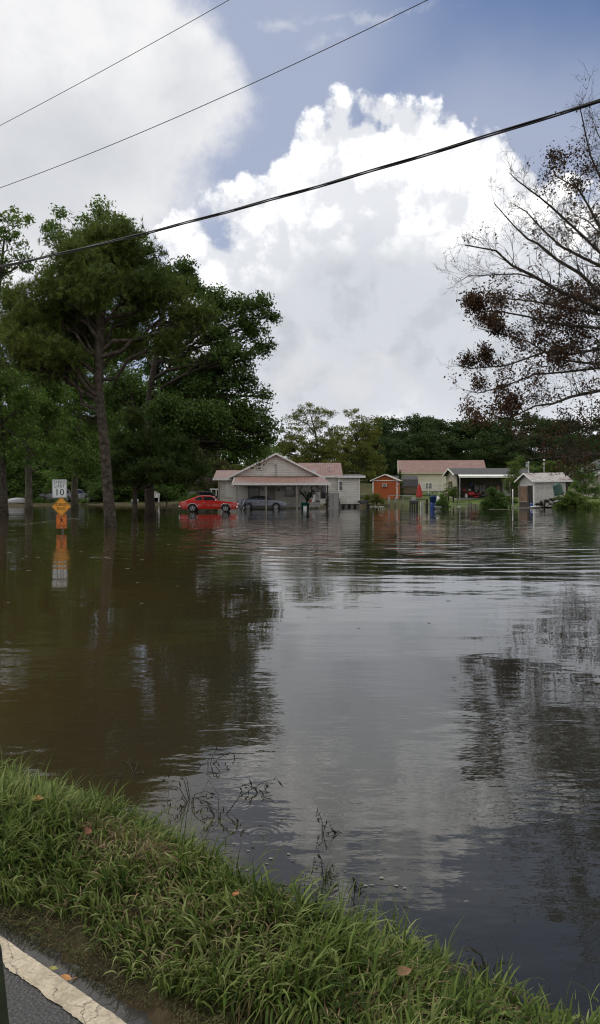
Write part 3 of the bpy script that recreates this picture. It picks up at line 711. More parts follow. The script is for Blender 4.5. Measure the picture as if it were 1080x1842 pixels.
# behind the pine, the tree whose top sprays stand clear of it
tree('shade_tree', 'tall leafy tree with moss-green trunk behind the diamond sign, loose sprays at its very top', 76,
     [(135, 912), (134, 880), (136, 840), (140, 780), (145, 700), (150, 600), (158, 500), (165, 430)],
     [7.5, 5.6, 5, 4.8, 4.4, 3.6, 2.4, 1.2],
     [(185, 380, 30, 18, 0), (215, 400, 24, 18, 0), (165, 400, 22, 16, 0), (100, 385, 16, 12, 0), (85, 410, 20, 18, 0), (110, 425, 26, 20, 0), (240, 430, 26, 20, 0), (262, 448, 16, 12, 0), (150, 440, 50, 30, 2), (200, 450, 60, 30, 2),
      (130, 500, 60, 50, 3), (210, 520, 60, 50, 3), (150, 600, 80, 60, 3), (130, 700, 70, 60, 0), (180, 760, 60, 50, 2), (110, 790, 60, 40, -2), (140, 830, 44, 24, -3), (290, 500, 26, 24, 2), (120, 650, 80, 50, -2), (60, 600, 60, 50, 3), (210, 640, 60, 50, 2), (220, 580, 50, 40, 4), (60, 680, 60, 40, 0), (90, 740, 60, 40, -3)],
     1050, 50, 0.30, 0.9, LF_MID, BARKL, seed=14)
tree('shade_tree', 'tall open-crowned tree at the far left edge with sky showing through its boughs', 57,
     [(5, 927), (4, 900), (2, 860), (0, 800), (-5, 700), (-10, 600), (0, 500), (8, 430)],
     [12, 10, 9.4, 8.6, 7, 5.5, 3.6, 1.6],
     [(15, 395, 30, 20, 0), (45, 388, 14, 10, 0), (20, 430, 34, 18, 0), (-30, 420, 40, 40, 0), (10, 480, 50, 22, 0), (50, 470, 24, 16, 0), (-20, 520, 50, 40, 0), (30, 560, 40, 20, 0), (-50, 600, 70, 60, 0), (20, 690, 60, 40, 0), (-20, 740, 70, 50, 0),
      (45, 740, 50, 40, 0), (10, 800, 60, 40, 0), (60, 820, 40, 26, -1)],
     380, 52, 0.23, 0.68, LF_MID, BARK, seed=15)
tree('shade_tree', 'broad tree with a straight greyish trunk left of the speed limit sign', 67,
     [(53, 920), (52, 900), (52, 870), (51, 830), (54, 780), (60, 740), (66, 700)],
     [9, 7, 6.2, 5.8, 5, 4, 2],
     [(60, 720, 50, 34, 0), (20, 760, 44, 34, 0), (95, 760, 40, 30, 1), (60, 790, 56, 26, 0), (100, 700, 36, 30, 0), (10, 690, 40, 34, 0), (118, 815, 28, 16, -1)],
     300, 50, 0.25, 0.8, LF_MID, BARKL, seed=16)

# understorey along the left bank, one tree after another
under = [(30, 880, 104, 3.6), (90, 860, 110, 4.5), (150, 855, 112, 4.6), (205, 850, 106, 4.2), (255, 862, 108, 4.0), (310, 850, 110, 4.6), (-30, 850, 100, 5), (185, 780, 118, 6.5), (60, 780, 120, 6.5), (290, 790, 116, 6.0), (350, 846, 112, 4.0), (-80, 790, 112, 7), (395, 800, 128, 6.0), (450, 790, 126, 6.0), (240, 730, 124, 7), (120, 740, 124, 7.5), (340, 770, 118, 6)]+[(px, 868, 116+4*(i % 3), 4.2) for i, px in enumerate(range(-60, 480, 34))]
def far_tree_mesh(seed, h, wd, lmat, leaf, ncl=230, per=60, bark=BARKD, airy=1.15):
    r = np.random.default_rng(seed); tr = [Vector((0, 0, -0.5)), Vector((r.normal(0, .1), 0, h*0.3)), Vector((r.normal(0, .3), 0, h*0.55)), Vector((r.normal(0, .4), 0, h*0.85))]
    bl = []
    for i in range(15):
        f = r.uniform(0.22, 0.9) if i < 9 else r.uniform(0.04, 0.24); ww = wd*(0.55+0.45*math.sin(math.pi*min(1, f*1.05)))*0.55
        a = r.uniform(0, 2*math.pi); q = r.uniform(0.2, 0.9)*ww
        bl.append((Vector((q*math.cos(a), q*math.sin(a), h*f)), (ww*r.uniform(0.45, .7), ww*r.uniform(.45, .7), h*r.uniform(0.09, 0.16))))
    bl.append((Vector((0, 0, h*0.9)), (wd*0.25, wd*0.25, h*0.1)))
    return grow(seed, tr, [h*0.022, h*0.016, h*0.011, h*0.004], bl, ncl, per, leaf, wd*0.1*airy, lmat, bark, rmin=0.02, twigs=False)
# (variants share mesh data between copies)
def place(name, label, group, t, c, x, y, s, rz, sx=1.0, cat='tree', z=None):
    root = thing(name, label, cat, (x, y, float(terrain(x, y)) if z is None else z), rz, group); root.scale = (s*sx, s*sx, s)
    link_mesh('trunk', t, root); link_mesh('crown', c, root); return root
UV = [far_tree_mesh(100+i, 10.0, 9.0, m, 0.34, 230, 60) for i, m in enumerate([LF_DARK, LF_MID, LF_DARK])]
fr = random.Random(5)
for i, (px, py, D, hw) in enumerate(under):
    x = (px-CX)/F*D; h = CH+(HY-py)/F*D + hw*0.8-float(terrain(x, D))
    h = max(h, 5.0); t, c = UV[i % 3]
    place('understory_tree', 'dark leafy tree in the dense shady thicket along the left bank', 'thicket trees on the left bank', t, c, x, D, h/10.0, fr.uniform(0, 6.28), hw*2/(9.0*h/10.0)*0.95)
# yellow-green trees behind the house
tree('willow_oak', 'airy yellow-green tree rising just right of the gable peak, thin top sprays against the sky', 112,
     [(570, 888), (570, 850), (572, 810), (568, 780), (560, 750)], [3, 2.6, 2.2, 1.6, .8],
     [(555, 738, 24, 12, 0), (585, 742, 18, 12, 0), (530, 752, 20, 12, 0), (560, 765, 30, 14, 0), (525, 785, 26, 22, 0), (560, 800, 34, 26, -1), (600, 775, 20, 12, 0), (598, 800, 28, 26, 0), (540, 830, 40, 24, -2), (595, 835, 36, 24, -1), (510, 815, 18, 20, 0)],
     300, 55, 0.24, 0.75, LF_YEL, BARK, seed=21)
tree('willow_oak', 'rounder yellow-green tree between the gable and the orange shed', 106,
     [(645, 892), (645, 860), (643, 820), (640, 780)], [3.4, 3, 2.4, 1],
     [(632, 742, 14, 8, 0), (655, 760, 30, 12, 0), (640, 780, 40, 20, 0), (672, 785, 20, 18, 0), (620, 805, 32, 26, 0), (660, 815, 32, 28, -1), (640, 845, 46, 22, -1), (675, 845, 20, 18, 0), (600, 840, 26, 20, 0)],
     270, 60, 0.24, 0.7, LF_YEL, BARK, seed=22)
tree('olive_tree', 'dull olive-coloured bushy tree left of the gable, above the red car', 97,
     [(372, 900), (372, 870), (370, 830)], [3, 2.4, 1], [(372, 812, 26, 22, 0), (355, 840, 28, 22, 0), (395, 840, 22, 20, 0), (370, 870, 40, 18, 0)],
     120, 60, 0.22, 0.6, leafmat('olive_leaves', [(0.045, 0.05, 0.02), (0.08, 0.082, 0.032), (0.12, 0.115, 0.05)], 0.3, .5, .5), BARK, seed=23)
tree('shrub', 'low bright green tree peeking over the left wing roof of the house', 100, [(430, 895), (430, 850)], [2, 1], [(418, 842, 26, 9, 0), (440, 850, 24, 12, 0), (405, 860, 20, 14, 0)], 60, 50, 0.2, 0.5, LF_YEL, BARK, seed=24, cat='shrub')
# the wood behind the houses on the right: every tree its own
FV = [far_tree_mesh(200+i, 14.0, 11.0, LF_FAR, 0.44, 260, 62) for i in range(4)]
wood = [(690, 762, 150), (715, 748, 158), (742, 752, 165), (768, 750, 160), (790, 748, 150), (815, 752, 158), (840, 752, 162), (868, 756, 150), (895, 750, 148), (925, 752, 155), (955, 748, 150), (985, 752, 142), (1012, 760, 150), (1042, 758, 140), (1072, 752, 138), (1110, 745, 140),
        (700, 790, 138), (735, 782, 140), (775, 776, 138), (812, 792, 139), (850, 786, 140), (890, 780, 136), (930, 790, 134), (975, 780, 132), (1020, 786, 130), (1065, 784, 128), (680, 780, 168), (1160, 740, 150), (655, 770, 170), (560, 800, 150), (600, 790, 155), (520, 800, 145), (480, 800, 150)]+[(px, 850, 146+5*(i % 3)) for i, px in enumerate(range(500, 1200, 42))]
for i, (px, py, D) in enumerate(wood):
    x = (px-CX)/F*D; z = float(terrain(x, D)); h = CH+(HY-py+fr.uniform(-5, 5))/F*D-z; t, c = FV[i % 4]
    place('woodland_tree', 'dark green tree in the wood that closes the view behind the houses', 'trees of the wood behind the houses', t, c, x, D, h/14.0, fr.uniform(0, 6.28), fr.uniform(1.0, 1.35))

# bushes
def bush(name, label, D, blobs, ncl, per, leaf, crad, mat, seed, base_px=None, zb=None, cat='bush', **kw):
    x0, y0 = base_px
    return tree(name, label, D, [(x0, y0), (x0, y0-8), (x0+1, y0-14)], [1.2, 1, .5], blobs, ncl, per, leaf, crad, mat, BARKD, seed=seed, cat=cat, zbase=zb, **kw)
bush('bush', 'dark rounded bush standing in the water in front of the open carport', 77, [(890, 892, 16, 11), (878, 905, 12, 10), (900, 905, 17, 11), (888, 914, 18, 7), (884, 884, 9, 7), (872, 912, 8, 6), (908, 914, 10, 6), (890, 918, 20, 4)], 190, 60, 0.12, 0.32, LF_DARK, 31, (888, 918))
bush('bush', 'big fresh green bush right of the weathered shed, spilling into the water', 79, [(1020, 900, 20, 12), (1040, 898, 20, 12), (1010, 908, 14, 8), (1045, 908, 20, 8), (1028, 892, 12, 8), (1065, 910, 18, 8), (1005, 914, 10, 4), (1035, 915, 30, 4)], 260, 60, 0.13, 0.34, LF_LIME, 32, (1030, 916))
bush('bush', 'tall mixed green growth between the weathered shed and the neighbouring house', 90, [(1050, 865, 20, 20), (1062, 845, 16, 16), (1040, 880, 18, 14), (1070, 882, 20, 20), (1035, 850, 12, 14)], 90, 60, 0.17, 0.5, LF_MID, 33, (1054, 905))
bush('bush', 'yellow-green tree crown spreading behind the weathered shed roof', 100, [(985, 840, 22, 9), (1000, 838, 18, 10), (962, 846, 14, 7), (1010, 848, 14, 10)], 80, 60, 0.2, 0.5, LF_LIME, 34, (990, 895))
bush('vine_thicket', 'climbing vines heaped on a post between the carport and the weathered shed', 88, [(925, 838, 10, 16), (918, 862, 12, 12), (928, 850, 12, 16), (915, 880, 9, 10), (934, 825, 9, 12), (930, 875, 10, 12)], 90, 60, 0.13, 0.4, LF_LIME, 35, (922, 905), cat='vine')
bush('bush', 'low grassy clump on the bank beside the vine-covered post', 86, [(915, 898, 10, 6), (925, 902, 12, 5)], 30, 50, 0.12, 0.3, LF_LIME, 36, (918, 908))
bush('bush', 'yellowish bush at the front left corner of the orange shed', 93, [(677, 893, 10, 8), (685, 900, 9, 6), (672, 900, 8, 5)], 50, 50, 0.12, 0.3, LF_YEL, 37, (678, 905))
bush('bush', 'small yellow-green bush against the left side wall of the orange shed', 94, [(662, 896, 6, 6), (660, 901, 6, 4)], 26, 46, 0.12, 0.28, LF_YEL, 38, (662, 904))
bush('bush', 'leafy green bush growing out of the water right of the blue tub', 75, [(798, 897, 8, 8), (790, 905, 7, 7), (801, 909, 8, 7), (797, 917, 7, 4)], 50, 44, 0.13, 0.28, LF_MID, 39, (798, 920))
bush('bush', 'long-leaved lime green shrub at the left corner of the carport', 97, [(815, 886, 8, 7), (821, 890, 7, 5), (808, 890, 6, 4), (818, 880, 5, 5)], 44, 44, 0.18, 0.34, LF_LIME, 40, (816, 896), aspect=0.3)
bush('bush', 'pale scraggly bush against the gable of the carport', 98, [(808, 872, 6, 7), (803, 880, 5, 6)], 16, 24, 0.14, 0.3, LF_YEL, 41, (807, 896))
bush('conifer', 'slim pointed evergreen right of the orange shed', 104, [(720, 856, 3, 7), (720, 868, 5.5, 8), (720, 880, 7.5, 8), (720, 888, 8, 5), (720, 849, 1.6, 4)], 90, 60, 0.1, 0.24, LF_DARK, 42, (720, 893), cat='conifer')
bush('bush', 'lime green bush at the far left on the grassy bank', 98, [(28, 890, 12, 6), (15, 895, 9, 5), (38, 894, 7, 5), (10, 882, 9, 7)], 60, 50, 0.15, 0.36, LF_LIME, 43, (26, 902))
bush('bush', 'grey-green bush on the bank between the two grey trunks and the signs', 99, [(72, 900, 10, 4), (84, 880, 9, 10), (92, 868, 8, 10)], 50, 50, 0.15, 0.36, LF_MID, 44, (80, 906))
bush('bush', 'low ragged scrub on the left bank in front of the pale vehicles', 101, [(60, 902, 12, 4), (84, 903, 12, 4), (110, 902, 14, 4), (150, 902, 12, 4), (35, 904, 12, 3)], 90, 50, 0.14, 0.36, LF_MID, 48, (84, 908))
bush('bush', 'tangle of scrub in front of the dark vehicle behind the red car', 88, [(345, 893, 14, 8), (330, 900, 10, 6), (402, 892, 9, 9), (395, 900, 8, 6)], 60, 50, 0.14, 0.36, LF_MID, 45, (348, 908))
bush('bush', 'shaggy weeds along the foot of the weathered shed', 80.5, [(975, 905, 8, 5), (985, 903, 6, 5), (998, 906, 10, 5), (967, 908, 5, 3)], 34, 40, 0.11, 0.24, LF_RUST, 46, (980, 912))
bush('bush', 'dense scrub filling the bank left of the red car', 96, [(305, 885, 18, 10), (285, 880, 14, 10), (318, 893, 10, 7)], 60, 55, 0.16, 0.4, LF_DARK, 47, (300, 905))

# ------------------------------------------------------------------ the half-bare tree on the right
def right_tree():
    D0 = 31.0; base = W(1240, 905, D0); base.z = float(terrain(base.x, base.y))
    root = thing('half_bare_tree', 'half-bare tree at the right edge, grey boughs with clusters of dead brown leaves', 'tree', base)
    r = np.random.default_rng(77); mb = MB(); leaves = []
    def loc(x, y, d): return W(x, y, D0+d)-base
    T = [loc(1240, 1000, 0), loc(1238, 900, 0), loc(1230, 800, 0), loc(1220, 700, 0), loc(1205, 600, 0), loc(1190, 480, 0), loc(1170, 360, 0), loc(1150, 240, 0), loc(1140, 120, 0)]
    T[0] = Vector((0, 0, -0.5))
    TR = [0.52, .45, .40, .36, .30, .22, .14, .08, .03]; mb.tube(T, TR, 12)
    # boughs: points (px, py), start radius in photo px, leafiness 0..1 along (start, end), depth drift in metres
    B = [([(1218, 660), (1150, 600), (1080, 553), (1009, 520), (962, 500), (921, 473), (895, 449), (837, 436)], 5.2, (.05, .0), -2.0),
         ([(962, 500), (930, 494), (895, 493), (844, 496), (817, 510)], 1.5, (0, 0), -2.4),
         ([(1212, 640), (1140, 570), (1080, 527), (1039, 490), (1002, 466), (969, 442), (948, 426), (921, 405), (891, 368)], 4.6, (.05, .0), 1.0),
         ([(1206, 600), (1140, 520), (1080, 479), (1049, 463), (1009, 442), (979, 412), (948, 382), (925, 368)], 4.2, (.1, .0), 2.5),
         ([(1200, 560), (1130, 500), (1080, 459), (1036, 412), (996, 375), (975, 358), (928, 325), (913, 310)], 3.4, (.05, .0), -1.5),
         ([(1195, 520), (1130, 460), (1080, 412), (1053, 368), (1039, 341), (1002, 315), (995, 296)], 3.4, (.15, .5), 0.5),
         ([(1188, 470), (1130, 400), (1090, 340), (1062, 280), (1046, 200), (1043, 185)], 2.8, (.12, .02), -1.0),
         ([(1180, 430), (1130, 350), (1095, 290), (1075, 240), (1062, 200)], 2.4, (.1, .02), 1.5),
         ([(1226, 650), (1150, 600), (1080, 567), (1022, 553), (962, 543), (911, 537), (880, 545)], 3.6, (.35, .7), 2.0),
         ([(1222, 680), (1150, 620), (1080, 590), (995, 587), (948, 570), (895, 560), (862, 560)], 3.6, (.4, .75), -1.8),
         ([(1226, 720), (1150, 650), (1080, 627), (1029, 637), (979, 631), (911, 658), (844, 664), (822, 655)], 3.4, (.5, .8), 0.5),
         ([(1226, 720), (1140, 665), (1060, 652), (1000, 645), (950, 610), (900, 600), (862, 590)], 3.0, (.5, .75), 2.2),
         ([(1230, 760), (1160, 700), (1080, 701), (1030, 715), (995, 728), (962, 725), (915, 752), (875, 748)], 3.8, (.3, .9), -2.5),
         ([(1228, 740), (1150, 690), (1080, 660), (1020, 670), (960, 672), (905, 690), (862, 705), (838, 700)], 3.0, (.45, .9), -1.0),
         ([(1236, 860), (1160, 815), (1080, 817), (1009, 824), (958, 825), (935, 815)], 3.4, (.5, .55), 0.5),
         ([(1234, 840), (1160, 790), (1090, 775), (1050, 770), (1010, 785), (970, 790)], 3.0, (.5, .5), 1.5),
         ([(1236, 870), (1160, 850), (1100, 840), (1050, 850), (1010, 845)], 2.8, (.4, .5), -1.5),
         ([(1210, 620), (1150, 545), (1100, 520), (1060, 540), (1010, 575), (970, 590)], 2.6, (.3, .7), 3.0),
         ([(1200, 520), (1150, 470), (1100, 440), (1060, 400), (1030, 385), (985, 405)], 2.4, (.15, .05), 3.0),
         ([(1215, 600), (1270, 500), (1340, 420), (1400, 380)], 4.5, (.2, .3), 1.0), ([(1225, 700), (1310, 620), (1400, 560), (1470, 540)], 4.5, (.4, .7), -1.0), ([(1228, 760), (1300, 730), (1390, 700), (1450, 720)], 4, (.5, .9), 1.5)]
    k = ppm(D0)
    def twig(p, d, length, rad, leafy, lev):
        n = 4 if lev < 2 else 3; pts = [p]; dd = d.copy()
        for i in range(n):
            dd = (dd+Vector(r.normal(0, 0.22, 3))+Vector((0, 0, 0.05))).normalized(); pts.append(pts[-1]+dd*(length/n))
        mb.tube(pts, [max(rad*(1-0.8*i/n), 0.0035) for i in range(n+1)], 4 if lev < 2 else 3, cap=False)
        if leafy > 0 and lev >= 1:
            for q in pts[1:]:
                if r.random() < leafy*0.85: leaves.append((q.x, q.y, q.z))
        if lev < 3:
            m = int(r.integers(3, 6)) if lev < 2 else int(r.integers(2, 4))
            for j in range(m):
                f = r.uniform(0.25, 1.0); i = min(int(f*n), n-1); q = pts[i].lerp(pts[i+1], f*n-i)
                a = Vector(r.normal(0, 1, 3)); nd = (dd*1.0+a*0.62).normalized()
                twig(q, nd, length*r.uniform(0.4, 0.65), rad*0.5, leafy, lev+1)
    for pts, rp, (l0, l1), dz in B:
        off = dz if pts[0][0] > 1100 else dz-0.4; n = len(pts)
        wp = [loc(x, y, off*(i/(n-1)) if pts[0][0] > 1100 else off*0.7+off*0.3*i/(n-1)) for i, (x, y) in enumerate(pts)]
        wp = [wp[0]]+[p+Vector(r.normal(0, 0.04, 3)) for p in wp[1:]]
        rad = [rp/k*(1-0.82*i/(n-1)) for i in range(n)]
        mb.tube(wp, rad, 7, cap=False)
        for i in range(1, n):
            seg = wp[i]-wp[i-1]; cnt = max(1, int(seg.length/0.19))
            for j in range(cnt):
                f = (j+r.random())/cnt; g = (i-1+f)/(n-1); p = wp[i-1].lerp(wp[i], f)
                if g < 0.12: continue
                a = Vector(r.normal(0, 1, 3)); a.z = abs(a.z)*0.8+0.1*r.normal(); sd = seg.normalized()
                twig(p, (sd*0.8+a*0.6).normalized(), r.uniform(0.7, 1.6)*(1.1-0.45*g), max(rad[i]*0.4, 0.007), l0+(l1-l0)*g, 1 if r.random() < 0.7 else 0)
    P = np.array(leaves)
    # leaves hang in clusters; keep whole neighbourhoods of them and leave others bare
    keep = np.array([(mnoise.noise(Vector(p)*1.3)+0.6*mnoise.noise(Vector(p)*0.5) > 0.0 and r.random() < (0.8 if p[2] > 4.4 else 0.5)) for p in P]); P = P[keep]
    kk = np.repeat(np.arange(len(P)), 5); C = P[kk]+r.normal(0, 0.14, (len(kk), 3))
    V, l, c = leaf_cards(r, C, 0.105, 0.6)
    link_mesh('crown', np_mesh('crown', V, l, c, [LF_BROWN]), root)
    mb.build('trunk', BARK, root)
    print('right tree', len(mb.f), len(C))
right_tree()
# ------------------------------------------------------------------ materials of built things
SID = pbr('white_lap_siding', (0.74, 0.71, 0.655), 0.7, var=0.07, scale=1.2, dirt=((0.30, 0.27, 0.21), 0.55, 1.1), stripes=(2, 0.19, 0.012, 0.75), spec=0.3)
SIDC = pbr('cream_lap_siding', (0.86, 0.78, 0.65), 0.7, var=0.06, scale=1.2, dirt=((0.4, 0.38, 0.28), 0.35, 0.8), stripes=(2, 0.24, 0.012, 0.7), spec=0.3)
SIDT = pbr('tan_siding', (0.42, 0.38, 0.32), 0.75, var=0.08, scale=1.0, dirt=((0.25, 0.22, 0.18), 0.4, 1.0), stripes=(2, 0.2, 0.012, 0.6), spec=0.3)
TRIM = pbr('white_trim', (0.80, 0.79, 0.76), 0.6, var=0.06, scale=3, dirt=((0.35, 0.32, 0.27), 0.5, 2.5))
ROOFR = pbr('terracotta_metal_roof', (0.215, 0.118, 0.092), 0.45, var=0.12, scale=1.3, dirt=((0.33, 0.24, 0.20), 0.5, 0.9), stripes=(0, 0.26, 0.03, 0.65), spec=0.5)
ROOFD = pbr('dark_shingles', (0.065, 0.065, 0.068), 0.9, var=0.2, scale=6, bump=0.01, bscale=30)
ROOFW = pbr('rusty_white_metal_roof', (0.40, 0.37, 0.35), 0.5, var=0.25, scale=2, dirt=((0.12, 0.055, 0.04), 1.6, 1.3), stripes=(0, 0.22, 0.025, 0.6))
WOODG = pbr('weathered_grey_wood', (0.26, 0.235, 0.20), 0.85, var=0.25, scale=5, bump=0.004)
WOODD = pbr('dark_wet_wood', (0.06, 0.048, 0.036), 0.8, var=0.3, scale=5, bump=0.004)
ORANGE = pbr('orange_stained_boards', (0.42, 0.095, 0.022), 0.7, var=0.15, scale=2.5, stripes=(0, 0.3, 0.006, 0.35))
BROWNB = pbr('brown_boards', (0.17, 0.125, 0.085), 0.8, var=0.15, scale=2.5, stripes=(0, 0.2, 0.008, 0.5))
GLASS = pbr('dark_window_glass', (0.02, 0.024, 0.028), 0.08, var=0.2, scale=1, spec=0.7)
CONC = pbr('concrete', (0.27, 0.255, 0.235), 0.9, var=0.15, scale=3, bump=0.004)
DARKI = pbr('unlit_soffit', (0.12, 0.105, 0.09), 0.9, var=0.2, scale=2)  # shade put into the colour of the porch soffit and carport ceiling
BLACKP = pbr('black_plastic', (0.015, 0.015, 0.016), 0.4, var=0.2)
RUBBER = pbr('tyre_rubber', (0.018, 0.018, 0.019), 0.8, var=0.2)
CHROME = pbr('chrome', (0.72, 0.72, 0.74), 0.16, metal=1.0, var=0.04)
STEEL = pbr('galvanised_steel', (0.36, 0.36, 0.36), 0.45, metal=0.8, var=0.15, scale=8)
REDP = pbr('red_car_paint', (0.55, 0.020, 0.012), 0.22, var=0.04, coat=1.0, dirt=((0.30, 0.03, 0.02), 0.4, 1.2))
SILVP = pbr('blue_grey_car_paint', (0.12, 0.135, 0.175), 0.3, metal=0.5, var=0.05, coat=1.0)
DARKP = pbr('dark_car_paint', (0.02, 0.022, 0.026), 0.3, var=0.1, coat=1.0)
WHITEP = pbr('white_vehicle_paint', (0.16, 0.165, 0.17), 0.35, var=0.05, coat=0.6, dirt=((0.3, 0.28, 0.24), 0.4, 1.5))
BLUEPL = pbr('blue_plastic', (0.022, 0.065, 0.26), 0.4, var=0.12)
TEAL = pbr('teal_plastic', (0.02, 0.16, 0.16), 0.45, var=0.12)
WHITEPL = pbr('white_plastic', (0.70, 0.70, 0.68), 0.45, var=0.06, dirt=((0.4, 0.38, 0.33), 0.4, 4))
GREYPL = pbr('grey_plastic', (0.30, 0.31, 0.33), 0.5, var=0.1)
REDC = pbr('red_canvas', (0.45, 0.055, 0.05), 0.85, var=0.12, scale=5)
REDM = pbr('red_machine_paint', (0.50, 0.03, 0.02), 0.4, var=0.1)
GREENPL = pbr('dark_green_plastic', (0.012, 0.055, 0.040), 0.5, var=0.15)
LAMPC = pbr('amber_lens', (0.7, 0.3, 0.08), 0.2, var=0.05)
REDL = pbr('red_lens', (0.4, 0.015, 0.01), 0.2, var=0.05)
CLEARL = pbr('clear_lens', (0.75, 0.75, 0.75), 0.12, var=0.05)

def gable_roof(mb, x0, x1, y0, y1, ze, zr, th=0.07, mi=0, ridge='x', ym=None):
    """two sloped slabs; ridge along x (or y)"""
    if ridge == 'x':
        m = (y0+y1)/2 if ym is None else ym
        for a, b in (((y0, ze), (m, zr)), ((m, zr), (y1, ze))):
            mb.prism([a, b, (b[0], b[1]+th), (a[0], a[1]+th)], 'x', x0, x1, mi)
    else:
        m = (x0+x1)/2
        for a, b in (((x0, ze), (m, zr)), ((m, zr), (x1, ze))):
            mb.prism([a, b, (b[0], b[1]+th), (a[0], a[1]+th)], 'y', y0, y1, mi)
    return mb

def window(parent, x0, x1, z0, z1, y, face=-1, muntins=(1, 1), fr=0.06, axis='y', name='window', trim=TRIM, glass=GLASS):
    """framed sash with glass and glazing bars; sits proud of the wall; axis is the wall's normal"""
    d = 0.05*face
    def bx(mb, a0, a1, c0, c1, t0, t1):
        lo, hi = sorted((y+t0*face, y+t1*face))
        if axis == 'y': mb.box(a0, a1, lo, hi, c0, c1)
        else: mb.box(lo, hi, a0, a1, c0, c1)
    m = MB(); bx(m, x0-fr, x0, z0-fr, z1+fr, 0.002, 0.07); bx(m, x1, x1+fr, z0-fr, z1+fr, 0.002, 0.07); bx(m, x0, x1, z1, z1+fr, 0.002, 0.068); bx(m, x0, x1, z0-fr, z0, 0.002, 0.068)
    nx_, nz_ = muntins
    for i in range(1, nx_): c = x0+(x1-x0)*i/nx_; bx(m, c-0.018, c+0.018, z0, z1, 0.02, 0.05)
    for i in range(1, nz_): c = z0+(z1-z0)*i/nz_; bx(m, x0, x1, c-0.018, c+0.018, 0.021, 0.052)
    f = m.build(name, trim, parent)
    g = MB(); bx(g, x0, x1, z0, z1, 0.004, 0.018); g.build('pane', glass, f)
    return f

